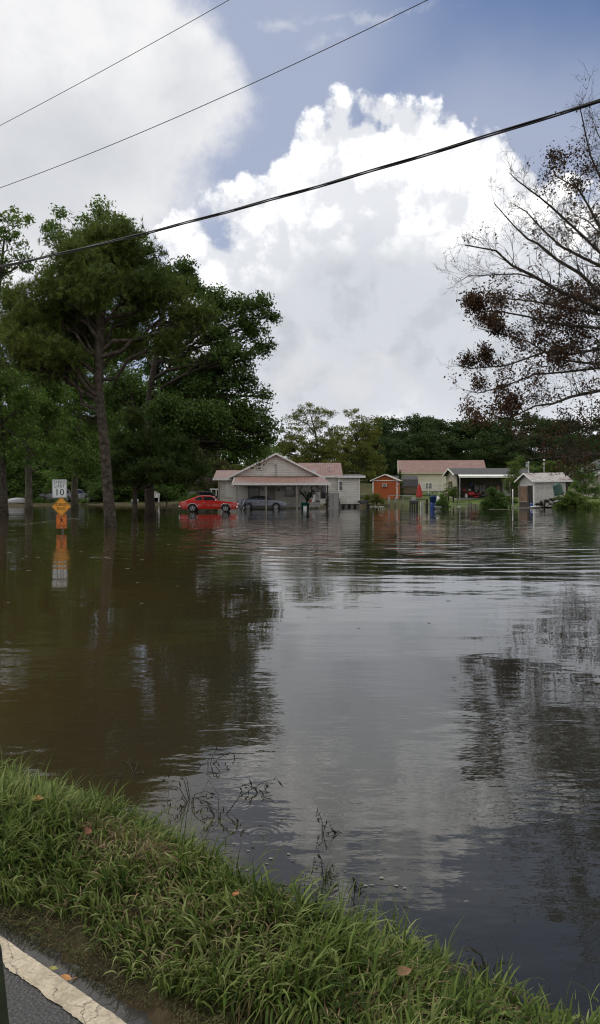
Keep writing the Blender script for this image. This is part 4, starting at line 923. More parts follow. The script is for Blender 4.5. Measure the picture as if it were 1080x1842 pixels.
# ================================================================== the main house
def main_house():
    B = W(497, 884, 80); B.z = 0
    t = thing('house', 'white sided house with a wide gable, terracotta metal roofs and a low open front porch', 'house', B)
    # gable front and main walls
    w = MB(); w.prism([(-4.4, 0.12), (4.4, 0.12), (4.4, 3.30), (0, 5.42), (-4.4, 3.30)], 'y', 0, 9.0); w.build('wall', SID, t)
    r = MB(); gable_roof(r, -4.95, 4.95, -0.45, 9.4, 3.02, 5.50, 0.08, 0, 'y'); rf = r.build('roof', pbr('terracotta_main_roof', (0.22, 0.12, 0.092), 0.5, var=0.12, scale=1.3, dirt=((0.42, 0.33, 0.28), 0.5, 0.9), stripes=(1, 0.26, 0.03, 0.6)), t)
    f = MB()
    for s in (-1, 1):
        f.prism([(s*4.98, 2.90), (0, 5.40), (0, 5.60), (s*4.98, 3.09)], 'y', -0.50, -0.455)
    f.build('bargeboard', TRIM, rf)
    v = MB()
    v.box(-0.03, 0.03, -0.09, -0.03, 3.3, 4.45); v.tube([(0, -0.1, 4.4), (-0.25, -0.16, 4.5), (-1.2, -0.2, 4.6), (-1.5, -0.2, 4.62)], 0.012, 5); v.box(-0.14, 0.02, -0.14, -0.03, 4.3, 4.48)
    v.build('service_mast', STEEL, t)
    # porch: sloped roof on posts
    p = MB(); zf, zb = 2.46, 3.22
    p.add([(-4.12, -4, zf), (5.38, -4, zf), (4.35, -0.01, zb), (-3.98, -0.01, zb), (-4.12, -4, zf+.06), (5.38, -4, zf+.06), (4.35, -0.01, zb+.06), (-3.98, -0.01, zb+.06)], [(0, 3, 2, 1), (4, 5, 6, 7), (0, 1, 5, 4), (1, 2, 6, 5), (2, 3, 7, 6), (3, 0, 4, 7)])
    pr = p.build('porch_roof', ROOFR, t)
    f = MB(); f.box(-4.16, 5.42, -4.06, -4.003, 2.30, 2.52); f.prism([(-4.0, 2.30), (-0.02, 3.04), (-0.02, 3.20), (-4.0, 2.46)], 'x', -4.17, -4.125); f.build('fascia', TRIM, pr)
    c = MB(); c.prism([(-3.98, 2.40), (-0.02, 3.12), (-0.02, 3.15), (-3.98, 2.43)], 'x', -4.0, 4.5); c.build('soffit_shade', DARKI, pr)  # dark sheet added to deepen the shade under the porch roof
    c = MB(); c.box(-3.95, 4.3, -3.8, -3.7, 2.2, 2.40); c.box(-3.95, 4.3, -2.0, -1.9, 2.55, 2.66); c.build('porch_beam', WOODG, pr)
    for i, x in enumerate((-3.68, -0.84, 2.13, 5.08)):
        q = MB(); q.box(x-0.07, x+0.07, -3.86, -3.72, -0.4, 2.30)
        if i in (1, 2):
            for s in (-1, 1): q.prism([(x+s*0.05, 1.50), (x+s*0.05, 1.64), (x+s*0.72, 2.30), (x+s*0.60, 2.30)], 'y', -3.83, -3.75)
        if i == 3: q.prism([(x-0.05, 1.35), (x-0.05, 1.5), (x-1.0, 2.30), (x-1.14, 2.30)], 'y', -3.83, -3.75)
        q.build('porch_post', WOODG if i < 3 else WOODD, t)
    # openings behind the porch
    window(t, -2.75, -1.75, 0.95, 2.35, 0.0, muntins=(1, 2), trim=WOODD); window(t, 0.95, 1.85, 1.25, 2.4, 0.0, muntins=(1, 2), trim=WOODD); window(t, 3.65, 4.35, 1.75, 2.45, 0.0, trim=WOODD)
    d = MB(); d.box(-0.95, -0.1, -0.06, -0.003, 0.2, 2.3); dr = d.build('door', pbr('faded_door', (0.30, 0.28, 0.25), 0.6), t)
    h = MB(); h.lathe([(0.0, -.03), (.03, -.02), (.03, .02), (0, .03)], (-0.2, -0.1, 1.25), 8); h.build('handle', STEEL, dr)
    l = MB(); l.box(0.25, 0.35, -0.07, -0.003, 1.95, 2.0); l.lathe([(.02, 0), (.08, .06), (.07, .2), (.02, .24)], (0.3, -0.13, 1.74), 8); l.build('porch_lamp', BLACKP, t)
    # left wing with its own low roof and carport piece
    w = MB(); w.box(-6.3, -4.42, 4.0, 8.5, 0.12, 3.0); lw = w.build('wing_wall', SID, t)
    r = MB(); r.prism([(3.4, 3.02), (6.6, 3.95), (6.6, 4.02), (3.4, 3.09)], 'x', -6.75, -3.2); lr = r.build('wing_roof', ROOFR, t)
    f = MB(); f.box(-6.8, -4.2, 3.33, 3.396, 2.88, 3.11); f.build('fascia', TRIM, lr)
    q = MB(); q.box(-6.2, -6.06, 3.45, 3.59, -0.3, 2.9); q.build('porch_post', WOODG, t)
    r = MB(); r.box(-8.6, -6.82, 4.4, 8.5, 3.05, 3.22); r.box(-8.62, -6.84, 4.33, 4.39, 2.78, 3.3); r.build('lean_to_roof', WOODD, t)
    q = MB(); q.box(-8.5, -8.4, 4.5, 4.6, -0.2, 3.05); q.build('lean_to_post', WOODD, t)
    d = MB(); d.box(-5.5, -4.6, 3.93, 3.997, 1.1, 2.7); d.build('storm_door', TRIM, t)
    # right wing
    w = MB(); w.box(4.42, 6.55, 5.3, 12.0, 0.3, 3.35); w.build('wing_wall', SID, t)
    r = MB(); r.prism([(5.0, 3.30), (9.2, 4.85), (9.2, 4.92), (5.0, 3.38)], 'x', 2.2, 7.05); r.prism([(9.2, 4.85), (13.4, 3.3), (13.4, 3.38), (9.2, 4.92)], 'x', 2.2, 7.05); rr = r.build('wing_roof', ROOFR, t)
    f = MB(); f.box(2.2, 7.08, 4.94, 4.997, 3.2, 3.4); f.build('fascia', TRIM, rr)
    q = MB(); q.tube([(5.6, 6.4, 3.8), (5.6, 6.4, 4.3)], 0.05, 8); q.lathe([(0.05, 0), (.13, .03), (.1, .09), (0, .13)], (5.6, 6.4, 4.3), 8); q.build('vent_pipe', STEEL, rr)
    q = MB(); q.tube([(3.6, 5.9, 3.6), (3.6, 5.9, 3.95)], 0.06, 8); q.lathe([(0.3, .1), (.2, .02), (0, 0)], (3.9, 5.8, 3.75), 10, M=Matrix.Rotation(R(60), 3, 'X')); q.build('satellite_dish', STEEL, rr)
    window(t, 4.7, 5.15, 1.0, 2.3, 5.3, muntins=(1, 2), trim=WOODD)
    # flat-roofed addition, raised on piers
    w = MB(); w.box(6.55, 8.8, 5.0, 11.0, 0.34, 3.16); ad = w.build('addition_wall', SID, t)
    w = MB(); w.box(8.80, 8.86, 4.95, 11, 0.34, 3.15); w.box(6.50, 6.60, 4.94, 5.0, 0.34, 3.15); w.box(8.74, 8.87, 4.93, 4.998, 0.34, 3.15); w.build('corner_trim', TRIM, ad)
    r = MB(); r.prism([(4.6, 3.30), (11.4, 3.62), (11.4, 3.70), (4.6, 3.38)], 'x', 6.5, 9.4); ar = r.build('addition_roof', ROOFD, t)
    f = MB(); f.box(6.45, 9.45, 4.53, 4.597, 3.16, 3.39); f.build('fascia', TRIM, ar)
    window(t, 6.66, 6.98, 1.85, 2.75, 5.0, muntins=(1, 2), fr=0.05)
    q = MB(); q.box(6.6, 8.75, 5.9, 6.0, -0.3, 0.33); q.build('underfloor_shade', BLACKP, t)  # black box added behind the piers as the shade under the floor
    for x in (6.75, 7.4, 8.05, 8.65):
        q = MB(); q.box(x-0.15, x+0.15, 5.2, 5.5, -0.3, 0.335); q.build('pier', CONC, t)
main_house()

# ================================================================== orange shed
def orange_shed():
    D = 99; B = W(693, 898, D); B.z = 0.72
    t = thing('garden_shed', 'bright orange wooden shed with white corner trim and a small air conditioner in its front', 'shed', B, R(-13))
    w = MB(); w.prism([(-1.55, 0), (1.55, 0), (1.55, 2.42), (0, 3.05), (-1.55, 2.42)], 'y', 0, 3.3); wa = w.build('wall', ORANGE, t)
    r = MB(); gable_roof(r, -1.85, 1.85, -0.3, 3.6, 2.30, 3.10, 0.06, 0, 'y'); rf = r.build('roof', pbr('pale_tan_roof', (0.50, 0.46, 0.39), 0.6, var=0.1, stripes=(1, 0.3, .01, .4)), t)
    f = MB()
    for s in (-1, 1): f.prism([(s*1.87, 2.24), (0, 3.04), (0, 3.18), (s*1.87, 2.37)], 'y', -0.34, -0.303)
    f.build('bargeboard', TRIM, rf)
    c = MB()
    for x in (-1.56, 1.44): c.box(x, x+0.12, -0.03, -0.002, 0, 2.40)
    c.box(-1.44, 1.44, -0.028, -0.003, 2.30, 2.40); c.box(-1.59, -1.553, -0.03, 0.1, 0, 2.4); c.build('corner_trim', TRIM, wa)
    a = MB(); a.box(-0.32, 0.26, -0.32, -0.01, 1.55, 1.95); ac = a.build('air_conditioner', WHITEPL, t, 0.02)
    g = MB()
    for i in range(6): g.box(-0.26, 0.20, -0.335, -0.322, 1.60+i*.055, 1.63+i*.055)
    g.build('grille', BLACKP, ac)
    s = MB(); s.box(-1.4, 1.4, 0.1, 3.2, -0.5, -0.01); s.build('skid', WOODD, t)
orange_shed()

# ================================================================== long cream building
def long_building():
    D = 125; B = W(722, 885, D); B.z = 0
    t = thing('outbuilding', 'long cream building with a big terracotta metal roof at the back of the yard', 'building', B, R(-6.5))
    w = MB(); w.prism([(0, 1.0), (8, 1.0), (8, 4.75), (4, 6.6), (0, 4.75)], 'x', 0, 12.8); w.build('wall', SIDC, t)
    r = MB(); gable_roof(r, -0.45, 13.3, -0.45, 8.45, 4.60, 6.68, 0.09, 0, 'x'); rf = r.build('roof', ROOFR, t)
    f = MB(); f.box(-0.47, 13.3, -0.52, -0.455, 4.46, 4.68)
    f.prism([(-0.5, 4.5), (4, 6.6), (4, 6.8), (-0.5, 4.7)], 'x', -0.53, -0.455); f.prism([(4, 6.6), (8.5, 4.5), (8.5, 4.7), (4, 6.8)], 'x', -0.53, -0.455); f.build('fascia', pbr('cream_trim', (0.6, 0.55, 0.42), .6), rf)
    window(t, 3.9, 4.75, 2.15, 2.95, 0, muntins=(3, 2), fr=0.07)
    l = MB(); l.box(6.9, 7.15, -0.16, -0.003, 4.2, 4.33); l.build('eave_lamp', STEEL, t)
long_building()

def barn_shed():
    D = 112; B = W(724, 887, D); B.z = 1.35
    t = thing('garden_shed', 'small brown shed under a black gambrel roof behind the slim evergreen', 'shed', B, R(-4))
    w = MB(); w.box(-1.6, 2.1, 0, 3, 0, 1.15); w.prism([(0, 1.15), (3, 1.15), (2.6, 1.95), (1.5, 2.5), (.4, 1.95)], 'x', -1.6, 2.1); w.build('wall', BROWNB, t)
    r = MB()
    for a, b in (((-0.12, 1.02), (0.35, 2.0)), ((0.35, 2.0), (1.5, 2.55)), ((1.5, 2.55), (2.65, 2.0)), ((2.65, 2.0), (3.12, 1.02))):
        r.prism([a, b, (b[0], b[1]+.06), (a[0]-.0, a[1]+.06)], 'x', -1.75, 2.25)
    r.build('roof', ROOFD, t)
barn_shed()

# ================================================================== carport with its open front
def carport():
    D = 100; B = W(821.4, 895, D); B.z = 0
    t = thing('carport', 'low tan building with a dark shingle roof and a wide open-fronted carport full of clutter', 'carport', B)
    zb = 0.85; L = 10.6
    w = MB(); w.prism([(0, zb-.4), (7, zb-.4), (7, 3.75), (3.5, 4.55), (0, 3.75)], 'x', 0, 0.12); w.build('gable_wall', SIDT, t)
    w = MB(); w.box(0.12, L, 4.2, 4.32, zb-.3, 3.85); w.build('back_wall', pbr('shaded_back_wall', (0.20, 0.17, 0.14), 0.8, var=.2, stripes=(0, .3, .006, .4)), t)  # back wall colour darkened to carry the shade inside the carport
    w = MB(); w.box(L, L+0.12, 0.6, 7, zb-.3, 3.75); w.build('end_wall', SIDT, t)
    s = MB(); s.box(0.122, L-.002, 0.05, 4.198, zb-.5, zb+0.02); s.build('slab', CONC, t)
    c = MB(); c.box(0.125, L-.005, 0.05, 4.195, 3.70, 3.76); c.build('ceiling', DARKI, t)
    r = MB(); gable_roof(r, -0.4, L+0.4, -0.45, 7.45, 3.78, 4.66, 0.09, 0, 'x'); rf = r.build('roof', ROOFD, t)
    f = MB(); f.prism([(-0.5, 3.66), (3.5, 4.56), (3.5, 4.74), (-0.5, 3.86)], 'x', -0.46, -0.405); f.prism([(3.5, 4.56), (7.5, 3.66), (7.5, 3.86), (3.5, 4.74)], 'x', -0.46, -0.405)
    f.build('bargeboard', TRIM, rf)
    a = MB(); a.prism([(-1.3, 3.52), (-0.46, 3.78), (-0.46, 3.83), (-1.3, 3.60)], 'x', 0.1, 7.6); a.box(0.05, 7.65, -1.36, -1.303, 3.42, 3.62); a.build('awning', TRIM, t)
    for x in (0.12, 7.5):
        q = MB(); q.box(x, x+0.1, -1.3, -1.2, zb-0.5, 3.5); q.build('awning_post', STEEL if x else TRIM, t)
    # gable window with shutters
    window(t, 3.4, 4.1, 1.5, 3.0, 0.0, axis='x', muntins=(1, 2))
    for y0 in (2.85, 4.25):
        q = MB(); q.box(-0.05, -0.003, y0, y0+0.42, 1.45, 3.05); q.build('shutter', BLACKP, t)
    d = MB(); d.box(6.9, 7.9, 4.12, 4.197, zb+.02, 3.15); dd = d.build('door', TRIM, t); g = MB(); g.box(7.05, 7.75, 4.09, 4.117, 1.9, 3.0); g.build('pane', GLASS, dd)
    l = MB(); l.box(5.2, 8.3, 1.0, 1.14, 3.56, 3.68); l.build('tube_lamp', WHITEPL, t)
    l = MB(); l.box(4.6, 5.1, 1.0, 1.14, 3.56, 3.68); l.build('tube_lamp', WHITEPL, t)
carport()

# ================================================================== weathered white shed
def white_shed():
    D = 82.5; B = W(961, 913, D); B.z = 0
    t = thing('garden_shed', 'weathered white shed with a rust-streaked metal roof and its brown door hanging open', 'shed', B, R(17)); t.rotation_euler = (0, R(-1.2), R(17))
    # ridge runs along x; the gable end faces left
    w = MB(); w.prism([(0, 0.06), (2.6, 0.06), (2.6, 2.85), (1.3, 3.45), (0, 2.85)], 'x', 0, 3.9); wa = w.build('wall', pbr('grubby_white_siding', (0.66, 0.64, 0.59), .75, var=.08, scale=1.5, dirt=((0.25, 0.24, 0.19), .7, 1.3), stripes=(2, 0.14, .01, .6)), t)
    r = MB(); gable_roof(r, -0.35, 4.5, -0.4, 3.0, 2.74, 3.60, 0.05, 0, 'x', ym=1.3); rf = r.build('roof', ROOFW, t)
    f = MB(); f.box(-0.35, 4.52, -0.46, -0.405, 2.64, 2.80); f.prism([(-0.44, 2.64), (1.3, 3.52), (1.3, 3.67), (-0.44, 2.80)], 'x', -0.40, -0.355); f.prism([(1.3, 3.52), (3.05, 2.64), (3.05, 2.8), (1.3, 3.67)], 'x', -0.40, -0.355); f.build('fascia', TRIM, rf)
    c = MB(); c.box(-0.02, 0.1, -0.03, -0.002, 0.06, 2.72); c.box(-0.03, -0.002, 0.0, 0.12, 0.06, 2.72); c.build('corner_trim', TRIM, wa)
    o = MB(); o.box(-0.03, -0.003, 0.16, 1.02, 0.05, 2.28); o.build('doorway', pbr('shed_interior_shade', (0.02, 0.018, 0.016), .9), t)  # flat near-black panel on the wall, painted as the unlit inside
    d = MB(); d.box(-0.16, -0.10, 1.0, 2.55, 0.62, 2.26); dr = d.build('door', pbr('brown_plywood', (0.16, 0.10, 0.065), .8, var=.3, scale=1.2), t)
    q = MB(); q.box(-0.19, -0.162, 0.98, 2.57, 0.56, 0.66); q.box(-0.19, -0.162, 2.48, 2.57, .66, 2.26); q.build('door_rail', WOODG, dr)
    q = MB(); q.box(-0.155, -0.035, 1.05, 2.5, 0.0, 0.55); q.build('sill_gap', WOODD, t)
    q = MB(); q.box(-0.10, -0.004, 0.95, 1.03, 0.05, 2.3); q.box(-0.06, -0.004, 0.13, 1.0, 2.28, 2.36); q.build('door_jamb', WOODG, t)
    q = MB(); q.box(3.95, 4.15, -0.1, 0.05, 0, 2.7); q.box(4.3, 4.4, 0.9, 1.0, 0, 2.7); q.build('lean_to_post', WOODD, t)
white_shed()

def neighbour():
    B = W(1076, 900, 93); B.z = 0
    t = thing('house', 'white-trimmed gable of a neighbouring house cut off by the right edge', 'house', B)
    w = MB(); w.prism([(0, 0.3), (7, 0.3), (7, 3.9), (3.5, 5.6), (0, 3.9)], 'y', 0, 9); w.build('wall', SIDT, t)
    r = MB(); gable_roof(r, -0.6, 7.6, -0.5, 9.4, 3.6, 5.75, .08, 0, 'y'); rf = r.build('roof', ROOFD, t)
    f = MB()
    for a, b in ((-0.62, 3.5), (7.62, 3.5)): f.prism([(a, 3.46), (3.5, 5.66), (3.5, 5.9), (a, 3.68)], 'y', -.56, -.503)
    f.build('bargeboard', TRIM, rf); window(t, 1.2, 2.2, 1.4, 2.7, 0)
neighbour()

# ================================================================== cars
RIM = pbr('cast_alloy_rim', (0.42, 0.42, 0.43), 0.35, metal=0.9, var=0.1)
def wheel(parent, x, y, z, rad=0.33, wd=0.22, side=-1, spokes=5, rimmat=CHROME):
    Mx = Matrix.Rotation(R(90), 3, 'X')
    w = MB(); w.lathe([(rad*.62, -wd/2), (rad*.93, -wd/2), (rad, -wd*.36), (rad, wd*.36), (rad*.93, wd/2), (rad*.62, wd/2)], (x, y, z), 24, M=Mx, cap=False)
    wh = w.build('wheel', RUBBER, parent)
    r = MB(); yo = y+side*wd*.5
    r.lathe([(rad*.57, .02), (rad*.57, -.015), (rad*.64, -.02), (rad*.64, .05), (rad*.57, .02)], (x, yo-side*.0, z), 24, M=Mx, cap=False)
    for k in range(spokes):
        a = 2*math.pi*k/spokes+0.3; c, s = math.cos(a), math.sin(a); pr = []
        for q, hw in ((.06, .04), (.35, .022), (.60, .035)):
            pr += [(q*rad*c*1.0-hw*s, q*rad*s+hw*c)]
        pr2 = []
        for q, hw in ((.60, .035), (.35, .022), (.06, .04)):
            pr2 += [(q*rad*c+hw*s, q*rad*s-hw*c)]
        pts = [(x+p[0], z+p[1]) for p in pr+pr2]
        r.prism(pts, 'y', yo-.012, yo+.012)
    r.lathe([(rad*.16, -.03), (rad*.16, .03)], (x, yo, z), 12, M=Mx)
    r.build('rim', RIM, wh)
    b = MB(); b.lathe([(0.0, 0), (rad*.60, 0)], (x, yo-side*.05, z), 20, M=Mx); b.build('brake', BLACKP, wh)

def car(name, label, loc, rotz, body, cabin, glasses, wb, L, hw, paint, toppaint=None, cat='car', rad=0.33, chrome=True, group=None, arch=0.40, spokes=5, rim=CHROME, det=True):
    """body: side outline (x, z), arches cut in; cabin: side outline of the greenhouse; x forward"""
    t = thing(name, label, cat, loc, rotz, group)
    top, bot = body
    poly = list(top)                                  # front-bottom over the top to rear-bottom
    low = []
    zc = rad
    for cx in wb:                                     # rear then front wheel arches
        pts = [(cx+arch*math.cos(a), zc+arch*math.sin(a)) for a in np.linspace(math.pi+0.35, -0.35, 11)]
        pts = [p for p in pts if p[1] > bot-.001]
        low += [(pts[0][0], bot)]+pts+[(pts[-1][0], bot)]
    poly = poly+low
    bm = bmesh.new(); prev = None; rings = []
    prof = [(-1, .93), (-.96, 1.0), (.96, 1.0), (1, .93)]
    # width profile: sides bulge at mid height
    zt = max(p[1] for p in top)
    def wy(z, k): return hw*(1-0.10*((z-0.55)/0.5)**2)*k
    for (k, sc) in ((-1.0, .0), (1.0, .0)):
        ring = [bm.verts.new((x, hw*k, z)) for x, z in poly]; rings.append(ring)
    n = len(poly)
    for i in range(n):
        bm.faces.new((rings[0][i], rings[0][(i+1) % n], rings[1][(i+1) % n], rings[1][i]))
    f0 = bm.faces.new(rings[0][::-1]); f1 = bm.faces.new(rings[1])
    bmesh.ops.recalc_face_normals(bm, faces=bm.faces[:])
    bmesh.ops.triangulate(bm, faces=[f0, f1])
    for zz in np.arange(bot+.06, zt-.02, .07):
        bmesh.ops.bisect_plane(bm, geom=bm.verts[:]+bm.edges[:]+bm.faces[:], plane_co=(0, 0, zz), plane_no=(0, 0, 1))
    for xx in np.arange(-2.2, 2.3, .2):
        bmesh.ops.bisect_plane(bm, geom=bm.verts[:]+bm.edges[:]+bm.faces[:], plane_co=(xx, 0, 0), plane_no=(1, 0, 0))
    xe = max(p[0] for p in poly)
    for v in bm.verts:
        if abs(v.co.y) > hw*.5:
            taper = 1-.14*max(0, (abs(v.co.x)-xe*.72)/(xe*.28))**2
            v.co.y = math.copysign(wy(v.co.z, 1)*taper+(.018*math.exp(-((v.co.z-.76)/.035)**2)), v.co.y)
    bm.normal_update()
    for e in bm.edges: e.smooth = not (len(e.link_faces) == 2 and e.calc_face_angle(0) > R(28))
    for f in bm.faces: f.smooth = True
    me = bpy.data.meshes.new('body'); bm.to_mesh(me); bm.free(); me.materials.append(paint)
    bo = link_mesh('body', me, t); md = bo.modifiers.new('bevel', 'BEVEL'); md.width = 0.055; md.segments = 3; md.limit_method = 'ANGLE'; md.angle_limit = R(30)
    # dark chassis block under the body, between the wheels
    c = MB(); c.box(min(wb)-.5, max(wb)+.5, -hw*.72, hw*.72, bot+.02, zc+.28); c.build('chassis', BLACKP, t)
    # greenhouse: narrower towards the roof
    zb = min(p[1] for p in cabin); zr = max(p[1] for p in cabin)
    def cy(z): return hw*(0.90-0.20*(z-zb)/(zr-zb))
    m = MB(); n = len(cabin); vs = [(x, -cy(z), z) for x, z in cabin]+[(x, cy(z), z) for x, z in cabin]
    m.add(vs, [tuple(range(n))[::-1], tuple(range(n, 2*n))]+[(i, (i+1) % n, (i+1) % n+n, i+n) for i in range(n)])
    ro = m.build('roof', toppaint or paint, t, 0.04, 3)
    for k, gl in enumerate(glasses):
        nm, pts = gl
        if nm in ('side_window',):
            for s in (-1, 1):
                g = MB(); vs = [(x, s*(cy(z)+.012), z) for x, z in pts]; vs2 = [(x, s*(cy(z)-.02), z) for x, z in pts]; q = len(pts)
                g.add(vs+vs2, [tuple(range(q)), tuple(range(2*q-1, q-1, -1))]+[(i, i+q, (i+1) % q+q, (i+1) % q) for i in range(q)])
                g.build('side_window', GLASS, t)
        else:                                         # windscreen / rear screen: quad across the slope
            (x0, z0), (x1, z1) = pts; dx, dz = (z1-z0), -(x1-x0); l = math.hypot(dx, dz); s_ = 1 if nm == 'windscreen' else -1
            ox, oz = (dx/l*.014, dz/l*.014) if (dz/l) > 0 else (-dx/l*.014, -dz/l*.014)
            g = MB(); g.add([(x0+ox, -cy(z0)*.92, z0+oz), (x0+ox, cy(z0)*.92, z0+oz), (x1+ox, cy(z1)*.92, z1+oz), (x1+ox, -cy(z1)*.92, z1+oz), (x0-ox, -cy(z0)*.92, z0-oz), (x0-ox, cy(z0)*.92, z0-oz), (x1-ox, cy(z1)*.92, z1-oz), (x1-ox, -cy(z1)*.92, z1-oz)],
                           [(0, 1, 2, 3), (7, 6, 5, 4), (0, 4, 5, 1), (1, 5, 6, 2), (2, 6, 7, 3), (3, 7, 4, 0)])
            g.build(nm, GLASS, t)
    for i, x in enumerate(wb):
        for s in (-1, 1): wheel(t, x, s*(hw-.13), rad, rad, .22, s, spokes, rim)
    if det:
        xf = max(p[0] for p in top); xr = min(p[0] for p in top)
        for nm, x, z in (('front_bumper', xf-.05, .46), ('rear_bumper', xr+.04, .48)):
            b = MB(); b.box(x-.06, x+.07, -hw*.95, hw*.95, z-.07, z+.06); b.build(nm, CHROME if chrome else paint, t, .02)
        for s in (-1, 1):
            l = MB(); l.lathe([(0, -.02), (.085, -.015), (.09, .02), (0, .03)], (xf-.02, s*hw*.68, .66), 12, M=Matrix.Rotation(R(90), 3, 'Y')); l.build('headlight', CLEARL, t)
            l = MB(); l.box(xr-.01, xr+.05, min(s*hw*.5, s*hw*.92), max(s*hw*.5, s*hw*.92), .62, .74); l.build('taillight', REDL, t, .01)
            h = MB(); h.box(-.38, -.24, min(s*(hw-.02), s*(hw+.02)), max(s*(hw-.02), s*(hw+.02)), .76, .79); h.build('handle', CHROME, t)
        mm = MB(); mm.lathe([(0, 0), (.05, .01), (.07, .06), (.05, .1), (0, .11)], (.62, -hw*.98, .93), 8); mm.build('wing_mirror', CHROME if chrome else paint, t)
        if chrome:
            for s in (-1, 1):
                a = MB()
                for cx in wb:
                    pts = [(cx+(arch+.012)*math.cos(q), s*(wy(rad+arch*math.sin(q), 1)+.006), rad+(arch+.012)*math.sin(q)) for q in np.linspace(.05, math.pi-.05, 12)]; a.tube(pts, .018, 5)
                a.build('arch_trim', CHROME, t)
    return t

MUSCLE_TOP = [(2.42, .40), (2.44, .62), (2.36, .80), (1.6, .90), (.80, .955), (-.2, .965), (-1.15, .97), (-1.75, .985), (-2.2, .93), (-2.38, .82), (-2.42, .62), (-2.36, .40), (-2.1, .27)][::1]
def fix(poly, bot): return poly+[(-2.0, bot)]
B1 = W(377, 919, 66.5)
car('muscle_car', 'shiny red classic muscle coupe parked in the water beside the porch', (B1.x, B1.y, -0.03), 0,
    ([(2.30, .27), (2.42, .36), (2.44, .60), (2.38, .77), (2.2, .84), (1.5, .90), (.80, .945), (-.2, .955), (-1.15, .97), (-1.75, .99), (-2.2, .90), (-2.38, .80), (-2.44, .62), (-2.38, .42), (-2.05, .27)], .27),
    [(.86, .93), (.34, 1.335), (.1, 1.385), (-.55, 1.39), (-.85, 1.36), (-1.95, .96)],
    [('side_window', [(.72, .985), (.28, 1.29), (-.42, 1.31), (-.42, .985)]), ('side_window', [(-.50, .985), (-.50, 1.30), (-.80, 1.28), (-1.08, 1.12), (-1.02, .985)]), ('windscreen', [(.80, .975), (.38, 1.305)]), ('rear_screen', [(-1.72, 1.045), (-.98, 1.315)])],
    (-1.30, 1.44), 4.9, .94, REDP)
B2 = W(472, 917, 78)
car('sports_coupe', 'blue-grey sports coupe with a dark top parked under the porch roof', (B2.x, B2.y, -0.13), 0,
    ([(2.25, .24), (2.36, .34), (2.40, .58), (2.28, .78), (1.9, .88), (1.0, .985), (-.2, 1.0), (-1.2, 1.02), (-1.9, 1.05), (-2.3, 1.02), (-2.38, .85), (-2.36, .45), (-2.1, .24)], .24),
    [(1.02, .96), (.42, 1.34), (.1, 1.40), (-.5, 1.40), (-.9, 1.34), (-1.7, 1.03)],
    [('side_window', [(.80, 1.03), (.36, 1.29), (-.45, 1.33), (-.45, 1.03)]), ('side_window', [(-.55, 1.03), (-.55, 1.32), (-.82, 1.28), (-1.15, 1.1), (-1.1, 1.03)]), ('windscreen', [(.94, 1.01), (.46, 1.31)]), ('rear_screen', [(-1.52, 1.09), (-.98, 1.31)])],
    (-1.34, 1.40), 4.76, .93, SILVP, toppaint=DARKP, chrome=False, rad=.34, arch=.42)
# far vehicles on the left bank, half hidden
SUVT = ([(2.1, .32), (2.2, .5), (2.2, .95), (1.9, 1.05), (1.1, 1.10), (-2.2, 1.12), (-2.28, .9), (-2.25, .5), (-2.1, .32)], .32)
SUVC = [(1.15, 1.08), (.55, 1.62), (.3, 1.68), (-1.9, 1.68), (-2.1, 1.6), (-2.22, 1.1)]
SUVG = [('side_window', [(.92, 1.15), (.5, 1.56), (-.45, 1.6), (-.45, 1.15)]), ('side_window', [(-.55, 1.15), (-.55, 1.6), (-1.9, 1.58), (-2.0, 1.15)]), ('windscreen', [(1.08, 1.14), (.62, 1.56)])]
PICKC = [(1.0, 1.08), (.45, 1.62), (.25, 1.68), (-.45, 1.68), (-.62, 1.6), (-.68, 1.1)]
PICKG = [('side_window', [(.8, 1.15), (.42, 1.56), (-.36, 1.6), (-.42, 1.15)]), ('windscreen', [(.95, 1.14), (.5, 1.56)])]
def far_car(label, px, D, rz, paint, pick=False, name='parked_car', cat='car'):
    b = W(px, 900, D); b.z = float(terrain(b.x, b.y))
    car(name, label, b, rz, SUVT, PICKC if pick else SUVC, PICKG if pick else SUVG, (-1.35, 1.35), 4.4, .9, paint, chrome=False, rad=.36, arch=.43, det=True)
far_car('black car half hidden by scrub behind the red coupe', 372, 90.5, R(12), DARKP)
far_car('white pickup truck parked on the left bank between the two grey trunks', 70, 108, R(8), WHITEP, True, 'pickup_truck', 'truck')
far_car('white vehicle on the left bank partly behind the speed limit sign', 96, 106, R(200), WHITEP)
far_car('pale vehicle on the left bank behind the mossy trunk', 142, 106, R(5), WHITEP, True, 'pickup_truck', 'truck')
far_car('dark blue-grey vehicle deep in the shade between the pine and the mossy trunk', 186, 112, R(185), SILVP)

# boxy pale trailer end in the shade
def trailer():
    b = W(167, 900, 108); b.z = float(terrain(b.x, b.y))
    t = thing('camper_trailer', 'boxy pale trailer deep in the shade left of the tall pine', 'trailer', b)
    m = MB(); m.box(-.62, .62, 0, 3.6, .55, 2.15); bo = m.build('body', pbr('dull_beige_paint', (.22, .21, .16), .6), t, .08, 3)
    w = MB(); w.box(-.42, .42, -.04, -.004, 1.35, 1.9); w.build('window', GLASS, bo)
    m = MB()
    for z in (.75, .95, 1.15): m.box(-.5, .5, -.03, -.004, z, z+.06)
    m.build('vent', BLACKP, bo)
    for s in (-1, 1):
        q = MB(); q.lathe([(.18, -.1), (.3, -.1), (.3, .1), (.18, .1)], (s*.6, 1.9, .3), 16, M=Matrix.Rotation(R(90), 3, 'Y')); q.build('wheel', RUBBER, t)
    q = MB(); q.tube([(0, 0, .5), (0, -.9, .42)], .04, 6); q.build('hitch', STEEL, t)
trailer()
